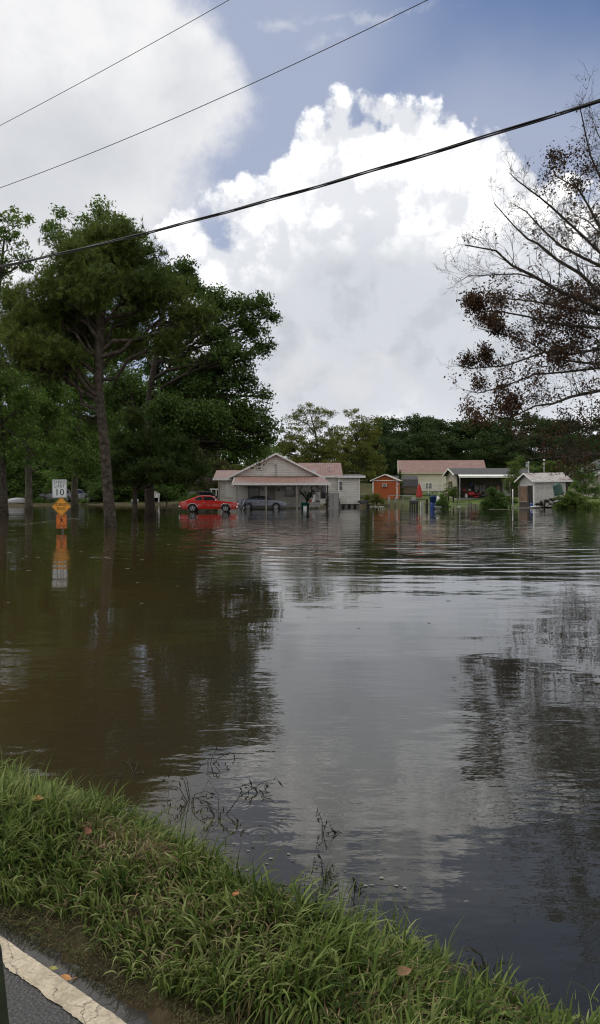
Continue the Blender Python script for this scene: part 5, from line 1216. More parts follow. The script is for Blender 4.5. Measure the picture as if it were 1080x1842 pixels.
# ------------------------------------------------------------------ road signs standing in the flood
def signs():
    D = 33.0; P = W(113, 957, D)
    Z = lambda py: CH+(HY-py)/F*D
    post = thing('sign_post', 'slim steel post rising out of the water and carrying the three road signs', 'post', (P.x, P.y, 0))
    m = MB(); m.box(-.035, .035, .0, .008, -.6, 2.22); m.box(-.035, -.027, .008, .03, -.6, 2.22); m.box(.027, .035, .008, .03, -.6, 2.22); m.build('channel', pbr('rusty_steel_post', (.16, .15, .14), .6, metal=.5, var=.3, scale=9), post)
    whi = pbr('white_reflective_sheet', (.72, .74, .76), .35, var=.04, scale=5, dirt=((.4, .4, .38), .3, 3)); yel = pbr('amber_reflective_sheet', (.80, .34, .022), .35, var=.05, scale=4); org = pbr('orange_reflective_sheet', (.66, .17, .018), .4, var=.08, scale=4, dirt=((.35, .12, .03), .5, 3))
    ink = pbr('black_sign_ink', (.012, .012, .012), .5, var=.1); inkr = pbr('dark_red_brown_ink', (.10, .012, .008), .5, var=.1); alu = pbr('bare_aluminium', (.45, .45, .45), .4, metal=.8)
    def plate(poly, y0, y1): 
        mb = MB(); mb.prism(poly, 'y', y0, y1, 0); return mb
    def bolts(par, zs):
        for z in zs:
            b = MB(); b.lathe([(0, -.01), (.016, -.006), (.016, .004), (0, .006)], (0, -.018, z), 10, M=Matrix.Rotation(R(90), 3, 'X')); b.build('bolt', alu, par)
    def rrect(w, h, r, cz, n=4):
        pts = []
        for sx, sz, a0 in ((1, 1, 0), (-1, 1, 90), (-1, -1, 180), (1, -1, 270)):
            for i in range(n+1):
                a = R(a0+90*i/n); pts.append((sx*(w/2-r)+r*math.cos(a), cz+sz*(h/2-r)+r*math.sin(a)))
        return pts
    def border(mb, outer, inner, y, mi):
        n = len(outer); vs = [(x, y, z) for x, z in outer]+[(x, y, z) for x, z in inner]
        mb.add(vs, [(i, (i+1) % n, (i+1) % n+n, i+n) for i in range(n)], mi)
    # SPEED LIMIT 10
    zc = (Z(863)+Z(895))/2; t = thing('speed_limit_sign', 'white rectangular SPEED LIMIT 10 sign at the top of the flooded post', 'road sign', (P.x-.12, P.y-.02, zc))
    mb = plate(rrect(.62, .76, .05, 0), -.012, -.006); border(mb, rrect(.585, .725, .045, 0), rrect(.555, .695, .04, 0), -.0135, 1)
    for s, sz, cz, bo in (('SPEED', .155, .24, .0), ('LIMIT', .15, .095, .0), ('10', .34, -.165, .003)):
        v, f = text_faces(s, sz*1.15, 0, cz, -.0145, .0012, bo); mb.add(v, f, 1)
    mb.build('panel', [whi, ink], t); bolts(t, (-.345, .335))
    b = MB(); b.prism(rrect(.60, .74, .05, 0), 'y', -.005, -.002); b.build('backing', alu, t)
    # DEAD END
    zc = Z(911.3); t = thing('dead_end_sign', 'amber diamond sign reading DEAD END below the speed limit sign', 'road sign', (P.x-.04, P.y-.03, zc)); h = .415
    dm = lambda k: [(k, 0), (0, k), (-k, 0), (0, -k)]
    mb = plate(dm(h), -.012, -.006); border(mb, dm(h-.02), dm(h-.042), -.0135, 1)
    for s, cz in (('DEAD', .085), ('END', -.095)):
        v, f = text_faces(s, .175, 0, cz, -.0145, .0012, .001); mb.add(v, f, 1)
    mb.build('panel', [yel, ink], t); bolts(t, (-.30, .30)); b = MB(); b.prism(dm(h-.01), 'y', -.005, -.002); b.build('backing', alu, t)
    # SLOW CHILDREN AT PLAY
    zc = Z(937.8); t = thing('children_at_play_sign', 'orange SLOW CHILDREN AT PLAY sign with a running child just above the water', 'road sign', (P.x-.04, P.y-.02, zc))
    mb = plate(rrect(.45, .60, .03, 0), -.012, -.006); border(mb, rrect(.425, .575, .028, 0), rrect(.405, .555, .025, 0), -.0135, 1)
    for s, sz, cz in (('SLOW', .12, .20), ('CHILDREN', .082, -.165), ('AT PLAY', .082, -.235)):
        v, f = text_faces(s, sz, 0, cz, -.0145, .0012, .0003); mb.add(v, f, 1)
    def stroke(pts, w):
        for (a, b) in zip(pts, pts[1:]):
            d = Vector((b[0]-a[0], b[1]-a[1])).normalized(); n_ = Vector((-d.y, d.x))*w/2
            mb.add([(a[0]-n_.x, -.0145, a[1]-n_.y), (b[0]-n_.x, -.0145, b[1]-n_.y), (b[0]+n_.x, -.0145, b[1]+n_.y), (a[0]+n_.x, -.0145, a[1]+n_.y)], [(0, 1, 2, 3)], 2)
    mb.add([(-.02+.028*math.cos(a), -.0146, .135+.028*math.sin(a)) for a in np.linspace(0, 6.0, 12)], [tuple(range(12))], 2)
    stroke([(-.01, .105), (.01, .02)], .05); stroke([(-.005, .09), (.05, .075), (.085, .045)], .02); stroke([(-.01, .09), (-.055, .065), (-.04, .03)], .02); stroke([(.01, .025), (.06, .0), (.075, -.04), (.10, -.045)], .026); stroke([(.005, .025), (-.01, -.03), (-.05, -.06), (-.055, -.09)], .026)
    mb.build('panel', [org, ink, ink], t); bolts(t, (-.275,)); b = MB(); b.prism(rrect(.44, .59, .03, 0), 'y', -.005, -.002); b.build('backing', alu, t)
signs()

# mailbox in the water
def mailbox():
    D = 56; P = W(243, 927, D)
    t = thing('mailbox', 'mailbox on a thin post standing alone in the water between pine and thick grey trunk', 'mailbox', (P.x, P.y, 0))
    m = MB(); m.box(-.04, .04, -.04, .04, -.4, .95); m.build('post', WOODG, t)
    m = MB(); m.box(-.2, .2, -.12, .12, .93, .96); m.prism([(-.11, .96), (.11, .96), (.11, 1.08), (.07, 1.15), (-.07, 1.15), (-.11, 1.08)], 'x', -.24, .24); m.build('box', pbr('pale_mailbox', (.35, .36, .38), .5), t)
    m = MB(); m.box(-.18, .06, -.16, -.045, .70, .90); m.build('newspaper_holder', BLUEPL, t)
mailbox()

# ------------------------------------------------------------------ overhead lines
def cable(name, label, pts, r, mat, twist=0, group=None):
    """pts: (px, py, D) along the photographed line, extended to both sides"""
    w = [W(*p) for p in pts]; base = w[0].copy()
    t = []
    # smooth through the points
    for i in range(len(w)-1):
        p0 = w[max(i-1, 0)]; p1 = w[i]; p2 = w[i+1]; p3 = w[min(i+2, len(w)-1)]
        for k in range(10):
            f = k/10; t.append(0.5*((2*p1)+(p2-p0)*f+(2*p0-5*p1+4*p2-p3)*f*f+(3*p1-p0-3*p2+p3)*f**3))
    t.append(w[-1])
    m = MB()
    if not twist: m.tube([p-base for p in t], r, 6)
    else:
        fine = []
        for a, b in zip(t, t[1:]):
            for k in range(6): fine.append(a.lerp(b, k/6))
        fine.append(t[-1])
        for q in range(3):
            pts3 = []; L = 0
            for i, p in enumerate(fine):
                if i: L += (p-fine[i-1]).length
                a = L*twist+q*2.094; pts3.append(p-base+Vector((0.4*math.cos(a), 0.4*math.cos(a), math.sin(a)))*r*1.15)
            m.tube(pts3, r*.72, 5)
    o = m.build(name, mat, None); o.location = base
    return tag(o, label, 'power line', group)
cab = pbr('black_cable', (.02, .02, .022), .5, var=.2)
def linepts(a, b, da, db, sag, n=7, x0=-900, x1=1900):
    """straight in space between two photographed points: same plan line, continued both ways"""
    A = W(a[0], a[1], da); Bq = W(b[0], b[1], db); out = []
    for i in range(n):
        f = -1.3+3.2*i/(n-1); p = A.lerp(Bq, f); p.z += sag*((f-.5)**2-.25); out.append((CX+F*p.x/p.y, HY-F*(p.z-CH)/p.y, p.y)) if p.y > 0.4 else None
    return out
cable('power_cable', 'thick black twisted overhead cable, lowest of the three lines', linepts((0, 480), (1080, 181), 17.6, 10.1, .55), .016, cab, twist=1.1)
cable('power_wire', 'thin overhead wire, the higher one crossing the upper left corner', linepts((0, 226), (412, 0), 16.0, 12.6, .1), .0058, cab)
cable('power_wire', 'thin overhead wire, the middle one ending at the top edge right of centre', linepts((0, 338), (765, 2), 17.0, 11.4, .5), .0068, cab)

# ------------------------------------------------------------------ yard things standing in or by the water
def at(px, D, z=0.0): b = W(px, HY, D); b.z = z; return b
def gz(px, D): b = W(px, HY, D); return float(terrain(b.x, b.y))
def Zp(py, D): return CH+(HY-py)/F*D

# red closed parasol
b = at(754.5, 80); t = thing('patio_parasol', 'closed red patio parasol standing by the dark table', 'parasol', b)
m = MB(); m.tube([(0, 0, -.3), (0, 0, 2.6)], .025, 8); m.build('pole', WOODG, t)
m = MB(); pr = []
vs = []; n = 16
for z, r in ((1.15, .27), (1.3, .29), (1.7, .24), (2.1, .17), (2.4, .07), (2.52, .0)):
    for k in range(n): a = 6.2832*k/n; q = r*(1+.18*(1 if k % 2 else -1)); vs.append((q*math.cos(a), q*math.sin(a), z-(.06 if k % 2 and z < 1.2 else 0)))
m.add(vs, [(i*n+k, i*n+(k+1) % n, (i+1)*n+(k+1) % n, (i+1)*n+k) for i in range(5) for k in range(n)], 0, False); m.build('canopy', REDC, t)
# dark table under it
b = at(764, 79.5); t = thing('patio_table', 'dark wooden table in the water between the parasol and the blue tub', 'table', b)
m = MB(); m.box(-.85, .35, -.4, .4, .86, .92); m.build('table_top', WOODD, t)
for x in (-.75, .25):
    for y in (-.32, .32): q = MB(); q.box(x-.05, x+.05, y-.05, y+.05, -.3, .86); q.build('leg', WOODD, t)
q = MB(); q.box(.0, .16, -.2, -.04, -.3, .8)
b = at(759, 80.2); m = MB(); m.lathe([(.14, -.2), (.16, .0), (.16, .62), (.13, .66)], (0, 0, 0), 14); o = m.build('bucket', WHITEPL, None); o.location = b; tag(o, 'white drum under the dark table beside the parasol pole', 'drum')
# white bucket and grey basin on a stand
b = at(744, 79); t = thing('stand', 'black legged stand in the water holding the grey basin', 'stand', b)
m = MB(); m.box(-.42, .42, -.3, .3, .42, .46); m.build('shelf', WOODD, t)
for x in (-.34, -.1, .12, .36): q = MB(); q.box(x-.04, x+.04, -.26, .26, -.3, .42); q.build('leg', BLACKP, t)
b = at(744, 79, .461); m = MB(); m.lathe([(.0, 0), (.36, .0), (.44, .33), (.48, .34), (.48, .37), (.41, .36), (.35, .05), (0, .05)], (0, 0, 0), 20); o = m.build('basin', GREYPL, None); o.location = b; tag(o, 'shallow grey basin on the black legged stand', 'basin')
b = at(744.8, 79.1, .52); m = MB(); m.lathe([(0, 0), (.15, .0), (.18, .58), (.195, .58), (.195, .61), (.17, .6), (.13, .03), (0, .03)], (0, 0, 0), 16); o = m.build('bucket', WHITEPL, None); o.location = b; tag(o, 'tall white bucket standing in the grey basin', 'bucket')
# long metal table / dock frame
b = at(721, 88); t = thing('long_table', 'long grey metal-legged table standing in shallow water before the orange shed', 'table', b)
m = MB(); m.box(-1.4, 1.35, -.5, .5, 1.22, 1.28); m.build('table_top', STEEL, t)
for x in (-1.32, -.6, .2, 1.28):
    for y in (-.45, .45): q = MB(); q.tube([(x, y, -.3), (x, y, 1.22)], .035, 6); q.build('leg', STEEL, t)
# blue tub on a blue drum
b = at(779, 76); t = thing('blue_drum', 'blue plastic drum standing in the water under the wide blue tub', 'drum', b)
m = MB(); m.lathe([(.27, -.3), (.29, -.1), (.30, .25), (.29, .5), (.27, .62)], (0, 0, 0), 18); m.build('barrel', BLUEPL, t)
m = MB(); m.lathe([(.31, .24), (.315, .27), (.31, .30)], (0, 0, 0), 18); m.build('hoop', BLUEPL, t)
b = at(779.5, 76, .622); m = MB(); m.lathe([(0, 0), (.30, 0), (.34, .55), (.38, .56), (.38, .6), (.32, .58), (.28, .05), (0, .05)], (0, 0, 0), 20); o = m.build('tub', BLUEPL, None); o.location = b; tag(o, 'wide blue plastic tub stacked on the blue drum', 'tub')
# spiky potted plant in the tub
b = at(778, 76, .95); t = thing('agave_plant', 'spiky grey-green plant growing out of the wide blue tub', 'plant', b); rr = np.random.default_rng(4); m = MB()
for k in range(26):
    a = rr.uniform(0, 6.28); l = rr.uniform(.35, .7); u = rr.uniform(.2, 1.1); w_ = .035
    p = [Vector((0, 0, 0)), Vector((math.cos(a)*l*.35*u, math.sin(a)*l*.35*u, l*.5)), Vector((math.cos(a)*l*.8*u, math.sin(a)*l*.8*u, l*.85)), Vector((math.cos(a)*l*1.1*u, math.sin(a)*l*1.1*u, l*(1.0-.25*u)))]
    m.tube(p, [w_, w_*1.1, w_*.7, .003], 4)
m.build('leaves', pbr('grey_green_leaf', (.07, .12, .09), .6, var=.3), t)
# white jug beside it
b = at(786.5, 77, 1.0); 
b = at(786, 77.2); t = thing('platform', 'dark low platform in the water behind the blue drum', 'platform', b)
m = MB(); m.box(-1.1, 1.1, 0, 1.2, .42, .52); m.build('deck', WOODD, t)
for x in (-1.0, 0, 1.0): q = MB(); q.box(x-.07, x+.07, .1, .24, -.3, .42); q.build('leg', WOODD, t)
b = at(788, 77.8, .521); m = MB(); m.lathe([(0, 0), (.2, 0), (.22, .2), (.22, .5), (.12, .62), (.08, .7), (.08, .76), (0, .76)], (0, 0, 0), 14); o = m.build('jug', WHITEPL, None); o.location = b; tag(o, 'large white plastic jug on the dark platform right of the tub', 'jug')
# planter with pink-white blooms on barrel
b = at(790.5, 86); b.z = gz(790.5, 86)-.1; t = thing('flower_pot', 'round dark pot heaped with pale pink flowers behind the blue tub', 'flower pot', b)
m = MB(); m.lathe([(.2, .0), (.3, .5), (.38, 1.0), (.36, 1.0), (.0, .95)], (0, 0, 0), 16); m.build('pot', WOODD, t)
r_ = np.random.default_rng(8); C = r_.normal(0, 1, (240, 3)); C /= np.linalg.norm(C, axis=1)[:, None]; C = C*np.array([.36, .3, .2])+np.array([0, 0, 1.15]); V, l, c = leaf_cards(r_, C, .13, .8)
link_mesh('flowers', np_mesh('flowers', V, l, c, [leafmat('pink_blossom', [(.45, .12, .11), (.6, .4, .36), (.65, .6, .56)], .2)]), t)
# stump post
b = at(802, 90); b.z = gz(802, 90); m = MB(); m.lathe([(.26, -.3), (.24, .2), (.22, 1.0), (.23, 1.55), (.18, 1.6), (0, 1.6)], (0, 0, 0), 10); o = m.build('stump', BARKL, None); o.location = b; tag(o, 'weathered grey tree stump behind the leafy bush in the water', 'stump')
# half-sunk white tub and hose ring
b = at(790, 75.5, -.05); m = MB(); m.lathe([(0, 0), (.36, 0), (.42, .25), (.46, .26), (.45, .3), (.38, .28), (.34, .03), (0, .03)], (0, 0, 0), 20); o = m.build('tub', WHITEPL, None); o.location = b; tag(o, 'low white tub half sunk in the water before the leafy bush', 'tub')
b = at(806, 74.5, .14); m = MB(); m.tube([(.3*math.cos(a), .12*math.sin(a), .24*math.sin(a)) for a in np.linspace(0, 6.2, 20)], .025, 6); o = m.build('hose', BLACKP, None); o.location = b; tag(o, 'black hoop of hose sticking up beside the leafy bush', 'hose')
# bent white pipe in the water left of the table
b = at(686, 77); t = thing('bent_pipe', 'pale bent metal pipe frame poking out of the water before the orange shed', 'pipe frame', b)
for dx in (0, .22): 
    m = MB(); m.tube([(-.28+dx, 0, -.3), (-.27+dx, 0, .02), (-.2+dx, 0, .2), (-.02+dx, 0, .2), (.2+dx*.6, 0, -.05), (.25+dx*.6, 0, -.3)], .02, 6); m.build('rail', WHITEPL, t)
# stone edge
for k, (px, D, s) in enumerate(((668, 88, .22), (676, 88, .3), (684, 88.5, .2), (690, 88, .16))):
    b = at(px, D, -.05); bm = bmesh.new(); bmesh.ops.create_icosphere(bm, subdivisions=2, radius=s)
    for v in bm.verts: v.co *= 1+.3*mnoise.noise(v.co*6+Vector((k, 0, 0))); v.co.z *= .6
    me = bpy.data.meshes.new('rock'); bm.to_mesh(me); bm.free(); me.materials.append(CONC); o = link_mesh('rock', me, None, b)
    tag(o, ['pale rock at the water edge below the small bush', 'largest pale rock at the water edge before the orange shed', 'rounded pale rock under the yellowish bush', 'smallest pale rock nearest the long table'][k], 'rock')
# white railing of the deck at the back
b = at(758, 108); b.z = gz(758, 108); t = thing('deck_railing', 'white railing with ball-topped posts in front of the cream building', 'railing', b)
m = MB()
for i in range(30): x = .1+i*.133; m.box(x-.015, x+.015, -.02, .02, .75, 1.42)
m.build('balusters', TRIM, t)
for x in (.0, 1.0, 2.45, 4.0): q = MB(); q.box(x-.05, x+.05, -.05, .05, 0, 1.6); q.lathe([(0, -.09), (.06, -.06), (.09, 0), (.06, .06), (0, .09)], (x, 0, 1.70), 10); q.build('post', TRIM, t)
q = MB(); q.box(0, 4.0, -.04, .04, 1.42, 1.48); q.box(0, 4.0, -.03, .03, .69, .75); q.build('rail', TRIM, t)
m = MB(); m.box(-.1, 4.1, 0.1, 2.2, .5, .62); m.build('deck', WOODG, t)
for x in (.1, 1.5, 3.0): m = MB(); m.box(x, x+.1, 0.15, .25, -.2, .5); m.build('leg', WOODD, t)
# flag on the orange shed's corner
b = at(717, 97.5, .7); t = thing('flag', 'small striped flag drooping from a slanted pole beside the orange shed', 'flag', b)
m = MB(); m.tube([(-.35, 0, 1.3), (.25, -.1, 2.2)], .018, 6); m.build('pole', WOODG, t)
m = MB(); nx2, nz2 = 10, 13; vs = []; fs = []; mi = []
A0 = Vector((.22, -.1, 2.15)); dU = Vector((-.38, 0, -.62)); dV = Vector((-.30, 0.0, -.22))
for j in range(nz2+1):
    for i in range(nx2+1): u = i/nx2; v = j/nz2; p = A0+dU*u*.9+dV*v*.9+Vector((0, .06*math.sin(u*9+v*3), 0)); vs.append(p)
for j in range(nz2):
    for i in range(nx2): fs.append((j*(nx2+1)+i, j*(nx2+1)+i+1, (j+1)*(nx2+1)+i+1, (j+1)*(nx2+1)+i)); mi.append(2 if (j < 7 and i < 4) else (0 if j % 2 == 0 else 1))
for f, q in zip(fs, mi): m.f.append(f); m.m.append(q); m.sm.append(False)
m.v = [tuple(v) for v in vs]; m.build('cloth', [pbr('flag_red', (.42, .05, .06), .8), pbr('flag_white', (.62, .62, .62), .8), pbr('flag_blue', (.04, .05, .16), .8)], t)

# green tumbling composter on stand by the weathered shed
b = at(1004, 80.5); t = thing('green_bin', 'dark green plastic bin tilted on a stand against the weathered shed', 'bin', b)
m = MB(); Mx = Matrix.Rotation(R(-15), 3, 'Y'); m.lathe([(0, -.62), (.50, -.60), (.52, -.45), (.50, -.42), (.46, .3), (.38, .52), (.2, .62), (0, .64)], (0, 0, 1.95), 18, M=Mx); m.build('barrel', GREENPL, t)
for s in (-1, 1): q = MB(); q.tube([(.05+s*.3, 0, -.3), (.08, 0, 1.35)], .035, 6); q.build('leg', STEEL, t)
m = MB(); m.tube([(.35, -.1, 1.45), (.75, -.1, 1.1)], .06, 6); m.build('crank', BLACKP, t)
# round kettle grill
b = at(994.5, 80.2); t = thing('kettle_grill', 'round dark kettle grill beside the green bin', 'grill', b)
m = MB(); m.lathe([(0, .7), (.2, .74), (.33, .9), (.35, 1.0), (.33, 1.04), (.0, 1.03)], (0, 0, 0), 18); m.build('bowl', pbr('sooty_metal', (.07, .065, .06), .5), t)
for a in (0, 2.1, 4.2): q = MB(); q.tube([(.1*math.cos(a), .1*math.sin(a), .75), (.3*math.cos(a), .3*math.sin(a), -.3)], .02, 5); q.build('leg', STEEL, t)
# blue drum in the doorway, floating boards
b = at(956.5, 81.8); m = MB(); m.lathe([(.15, -.3), (.17, -.1), (.17, .35), (.15, .5), (0, .5)], (0, 0, 0), 14); o = m.build('barrel', BLUEPL, None); o.location = b; tag(o, 'small blue barrel in the doorway of the weathered shed', 'barrel')
b = at(950, 81.2, .0); m = MB(); m.box(-1.35, 1.35, -.12, .12, .0, .05); o = m.build('plank', WOODG, None, .01); o.location = b; o.rotation_euler.z = R(1.5); tag(o, 'long pale plank floating before the weathered shed', 'plank')
b = at(963, 81.0, .05); m = MB(); m.lathe([(0, -.5), (.06, -.48), (.09, -.2), (.09, .2), (.06, .48), (0, .5)], (0, 0, .06), 10, M=Matrix.Rotation(R(90), 3, 'Y')); o = m.build('float', WHITEPL, None); o.location = b; tag(o, 'white foam float lying on the plank at the weathered shed', 'float')
# stakes between shed and vines
for px, y0, D, mat, lab in ((922.7, 880, 83, TRIM, 'white square post in the water left of the weathered shed'), (919.5, 866, 84, WOODG, 'thin leaning grey pole beside the white square post'), (979, 890, 79.5, STEEL, 'thin metal stake in front of the weathered shed')):
    b = at(px, D); h = Zp(y0, D); m = MB(); w_ = .055 if mat is TRIM else .022; m.tube([(0, 0, -.4), (.0 if mat is TRIM else -.05, 0, h*.5), (-.0 if mat is TRIM else -.12, 0, h)], w_, 6); o = m.build('stake', mat, None); o.location = b; tag(o, lab, 'stake')
# vine post and lamp poles
b = at(951, 92); b.z = gz(951, 92); t = thing('meter_pole', 'grey service pole with a small box, rising behind the weathered shed roof', 'pole', b)
h = Zp(830, 92)-b.z; m = MB(); m.tube([(0, 0, -.3), (0, 0, h)], .07, 8); m.build('shaft', STEEL, t); m = MB(); m.box(-.3, -.05, -.1, .1, h-.7, h-.25); m.box(-.35, .15, -.03, .03, h-.15, h-.08); m.build('meter_box', STEEL, t)
b = at(979, 93); b.z = gz(979, 93); t = thing('yard_lamp', 'white yard security lamp on a slim pole above the weathered shed', 'lamp', b)
h = Zp(828, 93)-b.z; m = MB(); m.tube([(0, 0, -.3), (0, 0, h-.1)], .04, 8); m.build('pole', STEEL, t); m = MB(); m.lathe([(.05, 0), (.14, .04), (.15, .14), (.08, .22), (0, .23)], (0, 0, h-.1), 12); m.build('lamp_head', WHITEPL, t)
b = at(925, 60); 
# dock fence remains
b = at(852, 82); t = thing('fence', 'row of short rotten fence pickets standing in the water before the lawn', 'fence', b)
for k, px in enumerate((841.5, 844, 846.5, 848, 852, 856, 860, 864)):
    x = (px-852)/F*82; q = MB(); h = (.42, .75, .38, .62, .35, .4, .33, .36)[k]; q.box(x-.045, x+.045, -.04, .04, -.4, h); q.build('picket', (WOODG, BARKL)[k % 2], t)
q = MB(); q.box(-.62, .72, -.06, -.042, .12, .17); q.build('rail', WOODG, t)
b = at(838, 92.5, .0); m = MB(); m.box(-1.6, 1.5, -.08, .08, .14, .24); o = m.build('plank', WOODG, None, .01); o.location = b; tag(o, 'grey board edging the green lawn at the waterline', 'plank')
b = at(826, 88, .0); m = MB(); m.box(-.16, .16, -.1, .1, -.03, .05); o = m.build('plank', WHITEPL, None, .01); o.location = b; tag(o, 'small white scrap of board floating off the lawn', 'plank')
b = at(900, 75, .0); m = MB(); m.box(-1.1, 1.0, -.05, .05, -.02, .02); o = m.build('plank', WOODG, None, .005); o.location = b; o.rotation_euler.z = R(4); tag(o, 'narrow grey board afloat at the foot of the dark rounded bush', 'plank')
# young sapling on the lawn edge
b = at(822, 92); b.z = gz(822, 92); m = MB(); m.tube([(0, 0, -.3), (.04, 0, .7), (0, 0, 1.7)], .03, 6); o = m.build('stake', WOODD, None); o.location = b; tag(o, 'thin dark stake at the lawn edge below the lime shrub', 'stake')

# ---- carport clutter
zf = .873
def mower(px, D, s, label):
    b = at(px, D, zf); t = thing('riding_mower', label, 'mower', b, R(200)); t.scale = (s, s, s)
    m = MB(); m.prism([(.15, .35), (.95, .35), (1.0, .5), (.92, .72), (.3, .78), (.15, .7)], 'y', -.26, .26); m.build('hood', REDM, t, .05)
    m = MB(); m.prism([(-.75, .4), (.15, .4), (.15, .5), (-.2, .52), (-.75, .62)], 'y', -.42, .42); m.build('fender', REDM, t, .04)
    m = MB(); m.box(-.55, -.15, -.22, .22, .62, .72); m.prism([(-.6, .7), (-.5, .7), (-.58, 1.05), (-.68, 1.02)], 'y', -.2, .2); m.build('seat', BLACKP, t, .03)
    m = MB(); m.tube([(.2, 0, .7), (.05, 0, .95)], .025, 6); m.tube([(.05+.05*math.sin(a)*.5, .17*math.cos(a), .97+.1*math.sin(a)) for a in np.linspace(0, 6.2, 14)], .015, 5); m.build('steering_wheel', BLACKP, t)
    m = MB(); m.box(-.35, .35, -.5, .5, .12, .26); m.build('deck', REDM, t, .04)
    Mx = Matrix.Rotation(R(90), 3, 'X')
    for x, r in ((.72, .18), (-.5, .26)):
        for y in (-.42, .42): q = MB(); q.lathe([(0, -.06), (r*.4, -.06), (r, -.07), (r, .07), (r*.4, .06), (0, .06)], (x, y, r), 16, M=Mx); q.build('wheel', RUBBER, t)
mower(854, 101.2, 1.0, 'red riding mower at the front of the open carport')
mower(846.5, 101.6, .8, 'smaller red mower just left of the bigger red one')
b = at(839, 100.8, zf); m = MB(); m.lathe([(0, 0), (.16, .02), (.2, .15), (.17, .38), (.06, .5), (.05, .58), (0, .58)], (0, 0, 0), 12); o = m.build('sack', WHITEPL, None); o.location = b; tag(o, 'lumpy white sack at the front left of the carport floor', 'sack')
# shelves and boxes at the back
b = at(863, 103.6, zf); t = thing('storage_rack', 'rack hung with pale sheets at the back of the carport', 'rack', b)
for x in (-.65, .65): m = MB(); m.box(x-.03, x+.03, -.25, .25, 0, 1.8); m.build('upright', STEEL, t)
for z in (.3, .9, 1.5): m = MB(); m.box(-.62, .62, -.25, .25, z, z+.04); m.build('shelf', STEEL, t)
m = MB(); m.box(-.6, -.15, -.29, -.26, .6, 1.6); m.box(-.05, .2, -.29, -.26, .5, 1.62); m.box(.3, .58, -.29, -.26, .75, 1.6); m.build('sheet', pbr('dull_sheet', (.36, .35, .36), .8), t)
b = at(842, 102.6, zf); t = thing('workbench', 'dark workbench along the left of the carport', 'workbench', b)
m = MB(); m.box(-1.1, .9, -.35, .35, .78, .86); m.build('table_top', WOODD, t)
for x in (-1.0, .8):
    for y in (-.28, .28): m = MB(); m.box(x-.05, x+.05, y-.05, y+.05, 0, .78); m.build('leg', WOODD, t)
for px, D, w_, h_, mat, lab, z0 in ((835, 102.5, .22, .2, REDM, 'red box on the left end of the workbench', .861), (845, 102.5, .14, .3, WHITEPL, 'white bottle-shaped can on the workbench', .861), (848.5, 103.2, .18, .45, BLUEPL, 'blue bag hanging near the middle of the back wall', 1.5)):
    b = at(px, D, zf+z0); m = MB(); m.box(-w_, w_, -w_*.7, w_*.7, 0, h_); m.box(-w_*.3, w_*.3, -w_*.2, w_*.2, h_, h_+.05); o = m.build('box' if mat is REDM else ('can' if mat is WHITEPL else 'bag'), mat, None, .03); o.location = b; tag(o, lab, 'box' if mat is REDM else ('can' if mat is WHITEPL else 'bag'))

# ---- porch clutter of the main house
b = at(566, 77); t = thing('folding_table', 'grey folding table with thin legs under the right part of the porch', 'table', b)
m = MB(); m.box(-.6, .6, -.35, .35, .62, .66); m.build('table_top', GREYPL, t)
for x in (-.5, -.1, .5): m = MB(); m.tube([(x, -.3, -.4), (x, -.3, .62)], .02, 6); m.tube([(x, .3, -.4), (x, .3, .62)], .02, 6); m.build('leg', STEEL, t)
b = at(548, 77.2, -.1); m = MB(); m.lathe([(0, 0), (.27, 0), (.33, .68), (.37, .69), (.37, .74), (.3, .72), (0, .7)], (0, 0, 0), 18); o = m.build('tub', TEAL, None); o.location = b; tag(o, 'round teal tub in the water under the porch', 'tub')
b = at(549, 76.4, -.1); m = MB(); m.box(-.16, .16, -.14, .14, 0, .36); m.box(-.18, .18, -.16, .16, .36, .40); o = m.build('bin', WHITEPL, None, .02); o.location = b; tag(o, 'pale box standing in front of the teal tub', 'box')
b = at(559, 77, .661); m = MB(); m.lathe([(0, 0), (.14, 0), (.17, .18), (0, .2)], (0, 0, 0), 14); o = m.build('bowl', REDC, None); o.location = b; tag(o, 'red bowl on the left of the grey folding table', 'bowl')
b = at(564.5, 77, .661); m = MB(); m.prism([(-.2, 0), (.05, 0), (.2, .75), (.08, .8)], 'y', -.12, .12); o = m.build('cooler', WHITEPL, None, .03); o.location = b; tag(o, 'leaning white bin on the folding table under the porch', 'bin')
b = at(572, 77, .661); m = MB(); m.box(-.2, .2, -.15, .15, 0, .14); m.box(-.05, .05, -.05, .05, .14, .26); o = m.build('toolbox', BLACKP, None, .02); o.location = b; tag(o, 'black toolbox at the right end of the folding table', 'toolbox')
b = at(553, 78.6, 0); t = thing('potted_palm', 'big-leaved palm in a dark pot beneath the porch roof', 'potted plant', b)
m = MB(); m.lathe([(.18, -.2), (.26, .5), (.28, .52), (.24, .5), (0, .48)], (0, 0, 0), 14); m.build('pot', WOODD, t); m = MB(); rr = np.random.default_rng(9)
for k in range(22):
    a = rr.uniform(0, 6.28); l = rr.uniform(.6, 1.1); e = rr.uniform(.3, 1.3); p = [Vector((0, 0, .5)), Vector((.3*l*math.cos(a), .3*l*math.sin(a), .5+.75*l)), Vector((.75*l*math.cos(a), .75*l*math.sin(a), .5+(1.3-.2*e)*l)), Vector((1.15*l*math.cos(a), 1.15*l*math.sin(a), .5+(1.35-.6*e)*l))]
    m.tube(p, [.015, .05, .07, .01], 4)
m.build('fronds', pbr('palm_green', (.03, .05, .02), .6, var=.3), t)
